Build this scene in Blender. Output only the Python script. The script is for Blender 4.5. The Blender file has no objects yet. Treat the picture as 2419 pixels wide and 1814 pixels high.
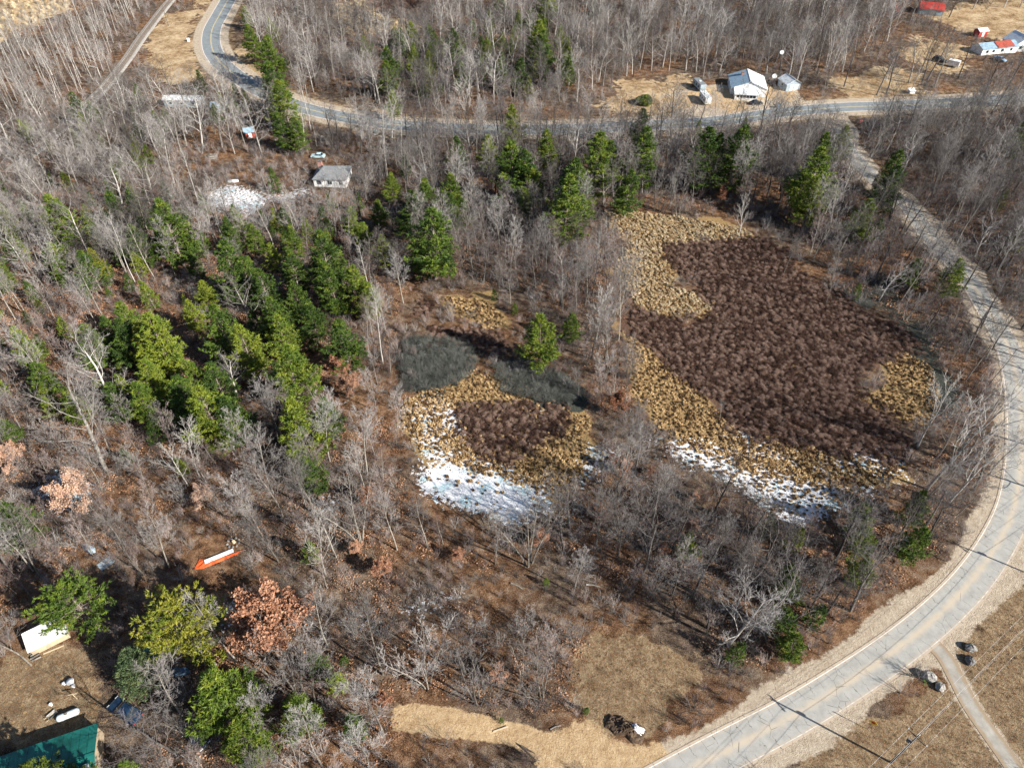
import bpy, math, random
import numpy as np
from mathutils import Vector, Matrix

# ------------------------------------------------------------------ camera, world, sun, exposure
PITCH = math.radians(44.0); FPX = 1679.0; CAMH = 105.0; CX, CY = 1209.5, 907.0
scn = bpy.context.scene
cam_d = bpy.data.cameras.new('camera'); cam = bpy.data.objects.new('camera', cam_d)
scn.collection.objects.link(cam); scn.camera = cam
cam.location = (0, 0, CAMH); cam.rotation_euler = (math.pi/2 - PITCH, 0, 0)
cam_d.sensor_fit = 'HORIZONTAL'; cam_d.angle = 2*math.atan(CX/FPX); cam_d.clip_start = 0.5; cam_d.clip_end = 8000
SUN_AZ = math.atan2(0.856, -0.517); SUN_EL = math.radians(31)
w = bpy.data.worlds.new('World'); scn.world = w; w.use_nodes = True
nt = w.node_tree; bg = nt.nodes['Background']
sky = nt.nodes.new('ShaderNodeTexSky'); sky.sky_type = 'NISHITA'; sky.sun_disc = False
sky.sun_elevation = SUN_EL; sky.sun_rotation = SUN_AZ; sky.air_density = 1.0; sky.dust_density = 0.6
nt.links.new(sky.outputs[0], bg.inputs[0]); bg.inputs[1].default_value = 0.06
sun_d = bpy.data.lights.new('sun', 'SUN'); sun_d.energy = 5.0; sun_d.angle = math.radians(0.5); sun_d.color = (1.0, 0.93, 0.82)
sun = bpy.data.objects.new('sun', sun_d); scn.collection.objects.link(sun)
sdir = Vector((math.sin(SUN_AZ)*math.cos(SUN_EL), math.cos(SUN_AZ)*math.cos(SUN_EL), math.sin(SUN_EL)))
sun.rotation_euler = sdir.to_track_quat('Z', 'Y').to_euler(); sun.location = (60, -40, 150)
scn.view_settings.view_transform = 'Standard'; scn.view_settings.look = 'None'
scn.view_settings.exposure = 1.1; scn.view_settings.gamma = 1.0
scn.render.engine = 'CYCLES'
scn.cycles.max_bounces = 4; scn.cycles.diffuse_bounces = 2; scn.cycles.glossy_bounces = 2
scn.cycles.transmission_bounces = 2; scn.cycles.transparent_max_bounces = 4
scn.render.resolution_x = 1024; scn.render.resolution_y = 767
COL = scn.collection
rnd = random.Random(7); R = np.random.default_rng(11)
cP, sP = math.cos(PITCH), math.sin(PITCH)

# ------------------------------------------------------------------ helpers: place of things on the ground
def at(px, py, z=0.0):
    u = (px-CX)/FPX; v = (py-CY)/FPX
    dy = cP - v*sP; dz = -sP - v*cP; t = (CAMH-z)/-dz
    return (u*t, dy*t)
def proj(x, y, z=0.0):
    dz = z-CAMH; f = y*cP - dz*sP; up = y*sP + dz*cP
    return (CX + x/f*FPX, CY - up/f*FPX, f)
def height_of(b, t):
    X, Y = at(*b); best = (1e9, 5)
    for i in range(5, 350):
        e = abs(proj(X, Y, i*.1)[1]-t[1])
        if e < best[0]: best = (e, i*.1)
    return best[1]
def sp(pts, n=8, closed=False):
    """smooth world polyline through pts"""
    P = np.array(pts, float); out = []
    m = len(P)
    for i in range(m-1):
        p0 = P[max(i-1, 0)]; p1 = P[i]; p2 = P[i+1]; p3 = P[min(i+2, m-1)]
        for k in range(n):
            t = k/n
            out.append(.5*((2*p1)+(-p0+p2)*t+(2*p0-5*p1+4*p2-p3)*t*t+(-p0+3*p1-3*p2+p3)*t**3))
    out.append(P[-1]); return np.array(out)

# ------------------------------------------------------------------ node helpers
def new_mat(name):
    m = bpy.data.materials.new(name); m.use_nodes = True
    n = m.node_tree; b = n.nodes['Principled BSDF']; b.inputs['Roughness'].default_value = .85
    b.inputs['Specular IOR Level'].default_value = .2
    return m, n, b
class N:
    def __init__(s, nt): s.t = nt
    def new(s, typ, **kw):
        n = s.t.nodes.new(typ)
        for k, v in kw.items(): setattr(n, k, v)
        return n
    def l(s, a, b): s.t.links.new(a, b)
    def set(s, sock, v):
        if hasattr(v, 'is_linked') or isinstance(v, bpy.types.NodeSocket): s.l(v, sock)
        else: sock.default_value = v
    def math(s, op, a, b=None, c=None, clamp=False):
        n = s.new('ShaderNodeMath', operation=op, use_clamp=clamp); s.set(n.inputs[0], a)
        if b is not None: s.set(n.inputs[1], b)
        if c is not None: s.set(n.inputs[2], c)
        return n.outputs[0]
    def mix(s, f, a, b, blend='MIX'):
        n = s.new('ShaderNodeMix', data_type='RGBA', blend_type=blend); s.set(n.inputs[0], f)
        s.set(n.inputs[6], c4(a) if isinstance(a, tuple) else a); s.set(n.inputs[7], c4(b) if isinstance(b, tuple) else b)
        return n.outputs[2]
    def noise(s, scale, detail=3, rough=.55, vec=None, dist=0.0, out=0):
        n = s.new('ShaderNodeTexNoise'); n.inputs['Scale'].default_value = scale; n.inputs['Detail'].default_value = detail
        n.inputs['Roughness'].default_value = rough; n.inputs['Distortion'].default_value = dist
        if vec is not None: s.l(vec, n.inputs['Vector'])
        return n.outputs[out]
    def step(s, v, a, b):
        n = s.new('ShaderNodeMapRange', interpolation_type='SMOOTHSTEP'); s.set(n.inputs[0], v)
        n.inputs[1].default_value = a; n.inputs[2].default_value = b
        return n.outputs[0]
    def ramp(s, v, stops):
        n = s.new('ShaderNodeValToRGB'); s.set(n.inputs[0], v); e = n.color_ramp.elements
        while len(e) < len(stops): e.new(.5)
        for el, (p, c) in zip(e, stops): el.position = p; el.color = c4(c)
        return n.outputs[0]
    def bump(s, h, dist, strength=1.0):
        n = s.new('ShaderNodeBump'); s.l(h, n.inputs['Height']); n.inputs['Distance'].default_value = dist
        n.inputs['Strength'].default_value = strength; return n.outputs[0]
    def coord(s, which='Object'):
        return s.new('ShaderNodeTexCoord').outputs[which]
def c4(c): return (c[0], c[1], c[2], 1.0)

def varied(name, cols, scale=3.0, rough=.85, jitter=.25, bump=0.0, spec=.2, metal=0.0, world=False):
    """a material of a few neighbouring colours: noise over the surface plus a shift from object to object"""
    m, t, b = new_mat(name); n = N(t)
    v = n.noise(scale, 4, .6, n.coord('Object'))
    oi = n.new('ShaderNodeObjectInfo').outputs['Random']
    f = n.math('ADD', v, n.math('MULTIPLY', n.math('SUBTRACT', oi, .5), jitter), clamp=True)
    k = len(cols)
    col = n.ramp(f, [(.32+.36*i/max(1, k-1), c) for i, c in enumerate(cols)])
    n.l(col, b.inputs['Base Color']); b.inputs['Roughness'].default_value = rough
    b.inputs['Specular IOR Level'].default_value = spec; b.inputs['Metallic'].default_value = metal
    if bump: n.l(n.bump(n.noise(scale*6, 3, .6, n.coord('Object')), bump), b.inputs['Normal'])
    return m
M = {}
M['bark_grey'] = varied('bark_grey', [(.09,.08,.07), (.19,.17,.15), (.31,.29,.26)], 2.0, jitter=.5)
M['bark_dark'] = varied('bark_dark', [(.05,.042,.04), (.09,.08,.075), (.16,.145,.135)], 2.0, jitter=.4)
M['bark_white'] = varied('bark_white', [(.17,.16,.145), (.34,.32,.30), (.52,.50,.475)], 2.5, jitter=.3)
M['bark_pine'] = varied('bark_pine', [(.09,.07,.055), (.17,.14,.115), (.26,.23,.20)], 2.0)
M['twig_grey'] = varied('twig_grey', [(.13,.12,.115), (.23,.215,.21), (.35,.335,.33)], .35, jitter=.5)
M['twig_brown'] = varied('twig_brown', [(.13,.095,.09), (.23,.18,.17), (.33,.28,.27)], .35, jitter=.5)
M['twig_dark'] = varied('twig_dark', [(.05,.043,.042), (.095,.085,.085), (.15,.14,.14)], .35, jitter=.4)
M['twig_white'] = varied('twig_white', [(.34,.32,.30), (.48,.46,.44), (.60,.58,.56)], .35, jitter=.3)
M['needles'] = varied('needles', [(.03,.06,.013), (.085,.135,.018), (.18,.215,.026)], .55, jitter=.35, rough=.6)
M['needles_yellow'] = varied('needles_yellow', [(.05,.08,.012), (.12,.155,.02), (.22,.215,.03)], .6, jitter=.3, rough=.6)
M['needles_dark'] = varied('needles_dark', [(.02,.045,.022), (.04,.075,.03), (.08,.115,.035)], .6, jitter=.3, rough=.6)
M['needles_blue'] = varied('needles_blue', [(.05,.085,.04), (.09,.13,.06), (.15,.18,.07)], .6, jitter=.3, rough=.6)
M['leaf_russet'] = varied('leaf_russet', [(.15,.065,.035), (.32,.16,.10), (.46,.27,.18)], 1.4, jitter=.35)
M['leaf_pale'] = varied('leaf_pale', [(.25,.13,.08), (.44,.27,.19), (.56,.40,.31)], 1.4, jitter=.3)

# ------------------------------------------------------------------ mesh helpers
def mesh_np(name, V, F, mats, mi=None, smooth=False):
    V = np.asarray(V, np.float32); me = bpy.data.meshes.new(name)
    if isinstance(F, np.ndarray):
        k = F.shape[1]; nf = len(F); loops = F.astype(np.int32).ravel()
        starts = np.arange(nf, dtype=np.int32)*k
    else:
        nf = len(F); ln = np.array([len(f) for f in F], np.int32); starts = np.concatenate([[0], np.cumsum(ln)[:-1]]).astype(np.int32)
        loops = np.array([i for f in F for i in f], np.int32)
    me.vertices.add(len(V)); me.vertices.foreach_set('co', V.ravel())
    me.loops.add(len(loops)); me.loops.foreach_set('vertex_index', loops)
    me.polygons.add(nf); me.polygons.foreach_set('loop_start', starts)
    if mi is not None: me.polygons.foreach_set('material_index', np.asarray(mi, np.int32))
    me.update(calc_edges=True)
    for m in (mats if isinstance(mats, (list, tuple)) else [mats]): me.materials.append(m)
    me.polygons.foreach_set('use_smooth', np.full(nf, bool(smooth)))
    return me
def link(name, me, parent=None, loc=None, rz=0.0):
    o = bpy.data.objects.new(name, me); COL.objects.link(o)
    if parent is not None: o.parent = parent
    if loc is not None: o.location = loc
    if rz: o.rotation_euler = (0, 0, rz)
    return o
def tag(o, label=None, cat=None, group=None, kind=None):
    if label: o['label'] = label
    if cat: o['category'] = cat
    if group: o['group'] = group
    if kind: o['kind'] = kind
    return o
def thing(name, label, cat, loc, rz=0.0, group=None):
    o = bpy.data.objects.new(name, None); COL.objects.link(o); o.location = loc; o.rotation_euler = (0, 0, rz)
    o.empty_display_size = .3
    return tag(o, label, cat, group)

class MB:
    """collects boxes, prisms and tubes into one mesh"""
    def __init__(s): s.v = []; s.f = []
    def add(s, vs, fs):
        o = len(s.v); s.v += [tuple(v) for v in vs]; s.f += [tuple(i+o for i in f) for f in fs]; return s
    def box(s, x0, x1, y0, y1, z0, z1, bev=0.0):
        if bev:
            b = bev; pts = []
            for z, i in ((z0, b), (z0+b, 0), (z1-b, 0), (z1, b)):
                pts += [(x0+i+(b if i == 0 else 0), y0+i, z), (x1-i-(b if i == 0 else 0), y0+i, z), (x1-i, y0+i+(b if i == 0 else 0), z), (x1-i, y1-i-(b if i == 0 else 0), z),
                        (x1-i-(b if i == 0 else 0), y1-i, z), (x0+i+(b if i == 0 else 0), y1-i, z), (x0+i, y1-i-(b if i == 0 else 0), z), (x0+i, y0+i+(b if i == 0 else 0), z)]
            fs = [tuple(range(7, -1, -1)), tuple(range(24, 32))]
            for r in range(3):
                for k in range(8): fs.append((r*8+k, r*8+(k+1) % 8, r*8+8+(k+1) % 8, r*8+8+k))
            return s.add(pts, fs)
        return s.add([(x0,y0,z0),(x1,y0,z0),(x1,y1,z0),(x0,y1,z0),(x0,y0,z1),(x1,y0,z1),(x1,y1,z1),(x0,y1,z1)],
                     [(0,3,2,1),(4,5,6,7),(0,1,5,4),(1,2,6,5),(2,3,7,6),(3,0,4,7)])
    def prism(s, poly, y0, y1):
        """profile in x,z extruded along y"""
        n = len(poly); vs = [(x, y0, z) for x, z in poly]+[(x, y1, z) for x, z in poly]
        fs = [tuple(range(n)), tuple(range(2*n-1, n-1, -1))]+[(i, i+n, (i+1) % n+n, (i+1) % n) for i in range(n)]
        return s.add(vs, fs)
    def slab(s, poly, z0, z1):
        n = len(poly); vs = [(x, y, z0) for x, y in poly]+[(x, y, z1) for x, y in poly]
        fs = [tuple(range(n-1, -1, -1)), tuple(range(n, 2*n))]+[(i, (i+1) % n, (i+1) % n+n, i+n) for i in range(n)]
        return s.add(vs, fs)
    def tube(s, a, b, r0, r1=None, k=6):
        r1 = r0 if r1 is None else r1; a = Vector(a); b = Vector(b); d = (b-a).normalized()
        u = d.orthogonal().normalized(); w_ = d.cross(u); vs = []
        for p, r in ((a, r0), (b, r1)):
            for i in range(k):
                t = 2*math.pi*i/k; vs.append(p+u*math.cos(t)*r+w_*math.sin(t)*r)
        return s.add(vs, [tuple(range(k-1, -1, -1)), tuple(range(k, 2*k))]+[(i, (i+1) % k, (i+1) % k+k, i+k) for i in range(k)])
    def lathe(s, prof, k=12, c=(0, 0, 0), axis='z'):
        vs = []
        for r, z in prof:
            for i in range(k):
                t = 2*math.pi*i/k; p = (r*math.cos(t), r*math.sin(t), z)
                if axis == 'x': p = (p[2], p[0], p[1])
                if axis == 'y': p = (p[0], p[2], p[1])
                vs.append((p[0]+c[0], p[1]+c[1], p[2]+c[2]))
        fs = [(j*k+i, j*k+(i+1) % k, (j+1)*k+(i+1) % k, (j+1)*k+i) for j in range(len(prof)-1) for i in range(k)]
        fs += [tuple(range(k-1, -1, -1)), tuple(range((len(prof)-1)*k, len(prof)*k))]
        return s.add(vs, fs)
    def mesh(s, name, mat, smooth=False): return mesh_np(name, s.v, s.f, mat, smooth=smooth)
    def build(s, name, mat, parent=None, smooth=False, loc=None, rz=0.0): return link(name, s.mesh(name, mat, smooth), parent, loc, rz)

# ------------------------------------------------------------------ roads (centrelines in metres)
NEAR = [(1500,1890),(1688,1787),(1869,1692),(1999,1613),(2113,1536),(2216,1453),(2297,1370),(2357,1283),(2396,1195),(2412,1090),(2412,985),(2402,900),(2382,821),
        (2358,776),(2322,713),(2287,658),(2236,604),(2192,555),(2146,489),(2085,441),(2036,390),(2000,345),(1985,312),(1972,272)]
FAR = [(560,-40),(539,0),(519,36),(501,72),(500,110),(516,142),(545,170),(600,207),(680,243),(775,270),(900,291),(1000,300),(1200,307),(1400,303),(1600,293),(1700,286),(1850,266),(1975,255),(2100,250),(2250,243),(2419,232),(2600,222)]
DRIVE = [(2190,1510),(2229,1548),(2260,1603),(2287,1656),(2317,1702),(2344,1740),(2382,1794),(2425,1860)]
SANDY = [(955,1697),(1100,1712),(1250,1742),(1400,1775),(1500,1800)]
RAIL = [(440,-30),(405,0),(366,48),(331,95),(297,145),(240,215),(150,300),(20,410)]
near_w = sp([at(*p) for p in NEAR], 8); far_w = sp([at(*p) for p in FAR], 8)
drive_w = sp([at(*p) for p in DRIVE], 6); rail_w = sp([at(*p) for p in RAIL], 6); sandy_w = sp([at(*p) for p in SANDY], 6)
def seg_dist(X, Y, line):
    d = np.full(X.shape, 1e9)
    for (ax, ay), (bx, by) in zip(line[:-1], line[1:]):
        vx, vy = bx-ax, by-ay; L = vx*vx+vy*vy+1e-9
        t = np.clip(((X-ax)*vx+(Y-ay)*vy)/L, 0, 1)
        d = np.minimum(d, np.hypot(X-ax-t*vx, Y-ay-t*vy))
    return d
def poly_sd(X, Y, poly):
    """signed distance to a polygon given in metres (positive inside)"""
    P = list(poly)+[poly[0]]; d = seg_dist(X, Y, P); ins = np.zeros(X.shape, bool)
    for (ax, ay), (bx, by) in zip(P[:-1], P[1:]):
        c = ((ay > Y) != (by > Y)) & (X < (bx-ax)*(Y-ay)/((by-ay)+1e-12)+ax); ins ^= c
    return np.where(ins, d, -d)
def wpoly(pts): return [at(*p) for p in pts]

# ------------------------------------------------------------------ zones of the ground, outlined on the ground
TAN = [wpoly(p) for p in (
    [(1400,500),(1500,500),(1620,515),(1760,540),(1800,575),(1700,575),(1590,580),(1580,640),(1600,680),(1670,700),(1700,750),(1600,765),(1500,720),(1450,640),(1480,580)],
    [(1470,780),(1560,850),(1680,950),(1770,1050),(1760,1110),(1620,1060),(1500,1010),(1480,900)],
    [(2060,850),(2120,825),(2195,860),(2220,930),(2215,1010),(2120,1010),(2010,950),(2050,910)],
    [(1800,880),(1870,855),(1900,880),(1960,900),(2060,930),(2050,960),(1930,930),(1850,925)],
    [(1560,590),(1600,600),(1590,720),(1670,690),(1700,730),(1560,760)],
    [(945,950),(1050,900),(1100,850),(1200,870),(1300,950),(1400,990),(1370,1110),(1340,1235),(1180,1220),(1050,1170),(950,1090)],
    [(1030,700),(1150,710),(1200,760),(1160,780),(1040,760)],
    [(1700,1000),(1950,1060),(2130,1100),(2100,1150),(1950,1150),(1750,1120)])]
BOG = [wpoly(p) for p in (
    [(1570,590),(1650,560),(1800,570),(1880,640),(2000,730),(2120,770),(2180,830),(2090,830),(1960,870),(1990,950),(2130,1000),(2160,1090),(2000,1110),(1850,1060),(1740,1000),(1660,930),(1590,860),(1500,790),(1500,740),(1600,755),(1700,745),(1640,670)],
    [(1090,980),(1180,950),(1330,975),(1350,1040),(1270,1085),(1150,1090),(1080,1030)],
    [(1010,760),(1120,770),(1190,830),(1170,850),(1080,830),(1010,810)],
    [(1010,700),(1030,730),(1000,780),(985,740)],
    [(820,-30),(1040,-30),(1000,20),(900,38),(830,25)],
    [(1930,850),(2060,815),(2110,850),(2050,910),(2010,960),(1940,930)])]
GREYB = [wpoly(p) for p in (
    [(955,810),(1010,800),(1110,815),(1130,860),(1100,905),(1020,925),(950,930)],
    [(1165,870),(1210,850),(1300,865),(1370,920),(1360,960),(1270,950),(1190,930)],
    [(2050,620),(2140,700),(2230,800),(2250,1000),(2220,1000),(2180,850),(2100,760),(2000,700)])]
SNOW = [(wpoly(p), s) for p, s in (
    ([(960,1085),(1020,1080),(1110,1125),(1250,1160),(1345,1175),(1345,1215),(1270,1240),(1150,1215),(1040,1180),(970,1130)], 1.0),
    ([(950,930),(1050,950),(1110,1050),(1200,1110),(1340,1130),(1400,1060),(1440,1060),(1400,1160),(1340,1200),(1150,1170),(950,1110)], .60),
    ([(1490,985),(1640,1040),(1760,1085),(1900,1110),(2020,1130),(2080,1160),(1990,1195),(1860,1225),(1760,1190),(1620,1120)], .78),
    ([(1700,1000),(1850,1050),(2100,1040),(2160,1090),(2120,1150),(1950,1160),(1750,1110)], .54),
    ([(985,1440),(1040,1405),(1110,1385),(1115,1400),(1080,1440),(1030,1452)], .62),
    ([(490,440),(560,430),(640,455),(720,450),(730,480),(640,490),(580,540),(530,500),(480,490)], .62),
    ([(85,1180),(120,1130),(170,1115),(250,1130),(240,1190),(150,1250),(100,1215)], .62),
    ([(1010,815),(1060,808),(1120,825),(1110,835),(1030,830)], .72),
    ([(545,1425),(600,1420),(590,1440),(550,1442)], .7),
    ([(760,1520),(860,1440),(905,1470),(880,1500),(780,1545)], .45),
    ([(770,1180),(800,1172),(780,1195)], .6), ([(890,1145),(950,1120),(960,1140),(910,1160)], .5),
    ([(1495,660),(1530,670),(1520,690),(1490,685)], .55))]
SAND = [wpoly(p) for p in (
    [(940,1683),(1000,1683),(1100,1700),(1200,1718),(1310,1738),(1360,1705),(1410,1712),(1440,1745),(1530,1765),(1600,1750),(1570,1800),(1540,1840),(1270,1860),(1255,1800),(1215,1762),(1125,1734),(1030,1714),(940,1704)],
    [(2150,1530),(2215,1480),(2262,1478),(2250,1530),(2262,1580),(2200,1560)],
    [(1560,225),(1700,200),(1880,210),(1900,240),(1780,262),(1600,275),(1560,270)])]
LAWN = [wpoly(p) for p in (
    [(1900,1814),(2080,1650),(2160,1590),(2200,1570),(2260,1640),(2370,1814),(2400,1900),(1800,1900)],
    [(2265,1480),(2340,1420),(2419,1320),(2600,1300),(2600,1900),(2400,1790),(2300,1640),(2255,1560)],
    [(1400,1500),(1500,1470),(1620,1540),(1680,1600),(1560,1720),(1440,1740),(1380,1650)],
    [(30,1560),(160,1540),(260,1620),(290,1700),(150,1760),(0,1790),(-60,1640)])]
STRAW = [wpoly(p) for p in (
    [(-300,-60),(200,-60),(170,20),(90,50),(0,100),(-300,160)],
    [(2190,30),(2419,-20),(2700,-40),(2700,130),(2419,110),(2320,80),(2240,60)],
    [(2150,90),(2280,110),(2300,160),(2180,165),(2130,130)],
    [(840,-10),(900,40),(980,60),(960,80),(850,80),(790,30)],
    [(1420,235),(1500,190),(1620,190),(1660,260),(1600,280),(1440,275)],
    [(340,90),(420,30),(480,0),(460,110),(480,180),(400,200),(340,160)],
    [(1980,180),(2120,150),(2180,180),(2160,230),(2000,235)],
    [(570,110),(600,160),(640,190),(590,175),(555,130)])]

def fineaxis(a, b, step, far):
    core = np.arange(a, b+.01, step); return np.concatenate([[-far, -far*.5, a-200, a-60] if far > 0 else [], core, [b+60, b+200, far*.5, far]])
gx = fineaxis(-250, 250, 1.25, 3000); gy = np.concatenate([[-3000, -1000, -300, -60], np.arange(10, 440.1, 1.25), [500, 700, 1400, 4000]])
GX, GY = np.meshgrid(gx, gy)
d_near = seg_dist(GX, GY, near_w); d_far = seg_dist(GX, GY, far_w); d_rail = seg_dist(GX, GY, rail_w); d_drive = seg_dist(GX, GY, drive_w)
d_road = np.minimum(np.minimum(d_near, d_far), np.minimum(d_rail, d_drive+2))
def relief(X, Y):
    return (.35*np.sin(X*.045+1.3)*np.cos(Y*.038)+.18*np.sin(X*.13+Y*.09)+.10*np.sin(X*.31-Y*.27+2))
flat = np.clip((d_road-6)/14, 0, 1)
bogm = np.zeros_like(GX)
for p in TAN+BOG+[q for q, s in SNOW]: bogm = np.maximum(bogm, np.clip(poly_sd(GX, GY, p)/8+.8, 0, 1))
GZ = relief(GX, GY)*flat*(1-bogm)
GZ[(np.abs(GX) > 260) | (GY < 0) | (GY > 450)] = 0
WOB = 2.6*np.sin(GX*.23+GY*.11)+2.2*np.sin(GY*.31-GX*.07+1)+1.4*np.sin(GX*.61+2)*np.sin(GY*.53)+.8*np.sin(GX*1.3+GY*.9)
def zmask(polys, soft=2.5):
    m = np.zeros_like(GX)
    for p in polys: m = np.maximum(m, np.clip(.5+(poly_sd(GX, GY, p)+WOB*min(1, soft/3.5)*(1.0 if soft > 2 else .3))/(2*soft), 0, 1))
    return m
zt = zmask(TAN); zb = zmask(BOG); zg = zmask(GREYB); zs = np.zeros_like(GX)
for p, s in SNOW: zs = np.maximum(zs, s*np.clip(.5+(poly_sd(GX, GY, p)+WOB*.6)/7.0, 0, 1))
zn = zmask(SAND, 1.8); zl = zmask(LAWN, 2.5); zw = zmask(STRAW, 7)
zn = np.maximum(zn, np.clip(.5+(5.0-d_near+WOB*.22)/2.6, 0, 1)*.95)
d_sandy = seg_dist(GX, GY, sandy_w)
zn = np.maximum(zn, np.clip(.5+(1.7+WOB*.08-d_sandy)/1.2, 0, 1)); zn = np.maximum(zn, np.clip(.5+(7.4-d_far)/3.0, 0, 1)*.9)
zn = np.maximum(zn, np.clip(.5+(1.9-d_drive)/1.6, 0, 1)*.8)
zl = np.maximum(zl, np.clip(.5+(13-d_far)/10, 0, 1)*.55)
ny, nx = GX.shape
idx = np.arange(nx*ny).reshape(ny, nx)
F = np.stack([idx[:-1, :-1], idx[:-1, 1:], idx[1:, 1:], idx[1:, :-1]], -1).reshape(-1, 4)

# ground material
m, t, b = new_mat('ground_cover'); n = N(t); oc = n.coord('Object')
a1 = n.new('ShaderNodeAttribute', attribute_name='zone_a'); a2 = n.new('ShaderNodeAttribute', attribute_name='zone_b')
s1 = n.new('ShaderNodeSeparateColor'); n.l(a1.outputs['Color'], s1.inputs[0]); s2 = n.new('ShaderNodeSeparateColor'); n.l(a2.outputs['Color'], s2.inputs[0])
nz = n.noise(.55, 5, .62, oc); nf = n.noise(2.6, 4, .65, oc); nl = n.noise(.045, 3, .5, oc); nff = n.noise(9.0, 3, .7, oc)
def edge(v, k=.9, lo=.42, hi=.58, ns=nz): return n.step(n.math('ADD', v, n.math('MULTIPLY', n.math('SUBTRACT', ns, .5), k)), lo, hi)
nff2 = n.math('ADD', nff, n.math('MULTIPLY', n.math('SUBTRACT', nz, .5), .7))
litter = n.ramp(nff2, [(.30, (.022,.014,.011)), (.42, (.075,.043,.027)), (.54, (.19,.105,.058)), (.72, (.42,.27,.17))])
litter2 = n.ramp(nff2, [(.30, (.02,.015,.013)), (.44, (.065,.048,.038)), (.56, (.15,.11,.082)), (.74, (.34,.26,.19))])
base = n.mix(n.step(n.math('ADD', nl, n.math('MULTIPLY', n.math('SUBTRACT', nz, .5), .5)), .42, .58), litter, litter2)
grassd = n.ramp(nff2, [(.28, (.06,.042,.027)), (.46, (.19,.14,.09)), (.70, (.40,.31,.20))])
grassd = n.mix(n.step(nf, .45, .68), grassd, n.ramp(nff, [(.3, (.10,.05,.026)), (.7, (.28,.16,.08))]))
straw = n.ramp(n.math('ADD', nff2, n.math('MULTIPLY', n.math('SUBTRACT', n.noise(.12, 4, .6, oc), .5), .9)), [(.25, (.12,.075,.04)), (.45, (.32,.22,.125)), (.60, (.46,.35,.22)), (.78, (.58,.47,.32))])
tanc = n.ramp(nff, [(.28, (.07,.042,.018)), (.44, (.21,.135,.062)), (.66, (.46,.33,.165))])
bogc = n.ramp(nff, [(.3, (.025,.014,.010)), (.5, (.10,.058,.042)), (.72, (.24,.155,.11))])
greyc = n.ramp(nff, [(.3, (.02,.022,.02)), (.5, (.05,.055,.048)), (.72, (.12,.13,.115))])
sandc = n.ramp(n.math('ADD', n.math('MULTIPLY', nff, .5), n.math('MULTIPLY', n.noise(.8, 5, .7, oc), .5)), [(.34, (.24,.185,.135)), (.46, (.40,.33,.255)), (.60, (.52,.45,.36)), (.7, (.58,.52,.43))])
c = n.mix(edge(s2.outputs[0]), base, grassd)
c = n.mix(edge(s2.outputs[1]), c, straw)
c = n.mix(edge(s1.outputs[0]), c, tanc)
c = n.mix(edge(s1.outputs[1]), c, bogc)
c = n.mix(edge(s2.outputs[2]), c, greyc)
c_warm = n.ramp(n.math('ADD', n.math('MULTIPLY', nff, .5), n.math('MULTIPLY', n.noise(.8, 5, .7, oc), .5)), [(.34, (.20,.125,.065)), (.46, (.42,.29,.165)), (.62, (.60,.46,.29))])
sandc = n.mix(edge(a2.outputs['Alpha']), sandc, c_warm)
sandm = edge(s1.outputs[2], .75, .40, .60, n.noise(1.4, 5, .65, oc))
c = n.mix(sandm, c, sandc)
snm = n.step(n.math('ADD', a1.outputs['Alpha'], n.math('MULTIPLY', n.math('SUBTRACT', n.noise(1.25, 6, .72, oc), .5), 2.1)), .50, .58)
icec = n.mix(n.step(n.noise(.25, 3, .5, oc), .5, .66), (.80,.83,.88), (.45,.62,.70))
snm = n.math('MULTIPLY', snm, n.step(a1.outputs['Alpha'], .02, .12))
c = n.mix(snm, c, icec)
n.l(c, b.inputs['Base Color']); n.l(n.bump(n.math('ADD', nff, n.math('MULTIPLY', nf, 1.2)), .22), b.inputs['Normal'])
b.inputs['Roughness'].default_value = .95; b.inputs['Specular IOR Level'].default_value = .05
M['ground'] = m
me = mesh_np('ground', np.stack([GX, GY, GZ], -1).reshape(-1, 3), F, M['ground'], smooth=True)
for nm, arrs in (('zone_a', (zt, zb, zn, zs)), ('zone_b', (zl, zw, zg, np.clip(zmask(SAND[:1], 4)+zmask(SAND[2:], 4)*.6+(d_sandy < 4), 0, 1)))):
    at_ = me.attributes.new(nm, 'FLOAT_COLOR', 'POINT'); at_.data.foreach_set('color', np.stack(arrs, -1).astype(np.float32).ravel())
tag(link('ground', me), 'leaf strewn forest floor with marsh, snow and dry grass', None, None, 'structure')
def inpolys(x, y, polys, off=0.0):
    X = np.array([x]); Y = np.array([y]); return any(poly_sd(X, Y, p)[0] > off for p in polys)
def mask_at(x, y, Z):
    i = np.clip(np.searchsorted(gx, x)-1, 0, len(gx)-1); j = np.clip(np.searchsorted(gy, y)-1, 0, len(gy)-1); return Z[j, i]

# ------------------------------------------------------------------ road sheets
def strip(line, wl, wr, z, u_scale=1.0, sub=1):
    L = np.array(line); T = np.gradient(L, axis=0); T /= np.linalg.norm(T, axis=1)[:, None]; Nn = np.stack([T[:, 1], -T[:, 0]], -1)
    s = np.concatenate([[0], np.cumsum(np.linalg.norm(np.diff(L, axis=0), axis=1))])
    A = L-Nn*wl; B = L+Nn*wr; k = len(L)
    V = np.concatenate([np.c_[A, np.full(k, z)], np.c_[B, np.full(k, z)]])
    F = np.array([[i, i+k, i+k+1, i+1] for i in range(k-1)])
    UV = np.concatenate([np.c_[np.full(k, -wl), s], np.c_[np.full(k, wr), s]])
    return V, F, UV
def road_obj(name, line, wl, wr, z, mat, label=None, parent=None, kind='structure'):
    V, F, UV = strip(line, wl, wr, z); me = mesh_np(name, V, F, mat)
    uv = me.uv_layers.new(name='along'); uv.data.foreach_set('uv', UV[F.ravel()].astype(np.float32).ravel())
    o = link(name, me, parent)
    if parent is None: tag(o, label, None, None, kind)
    return o
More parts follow.
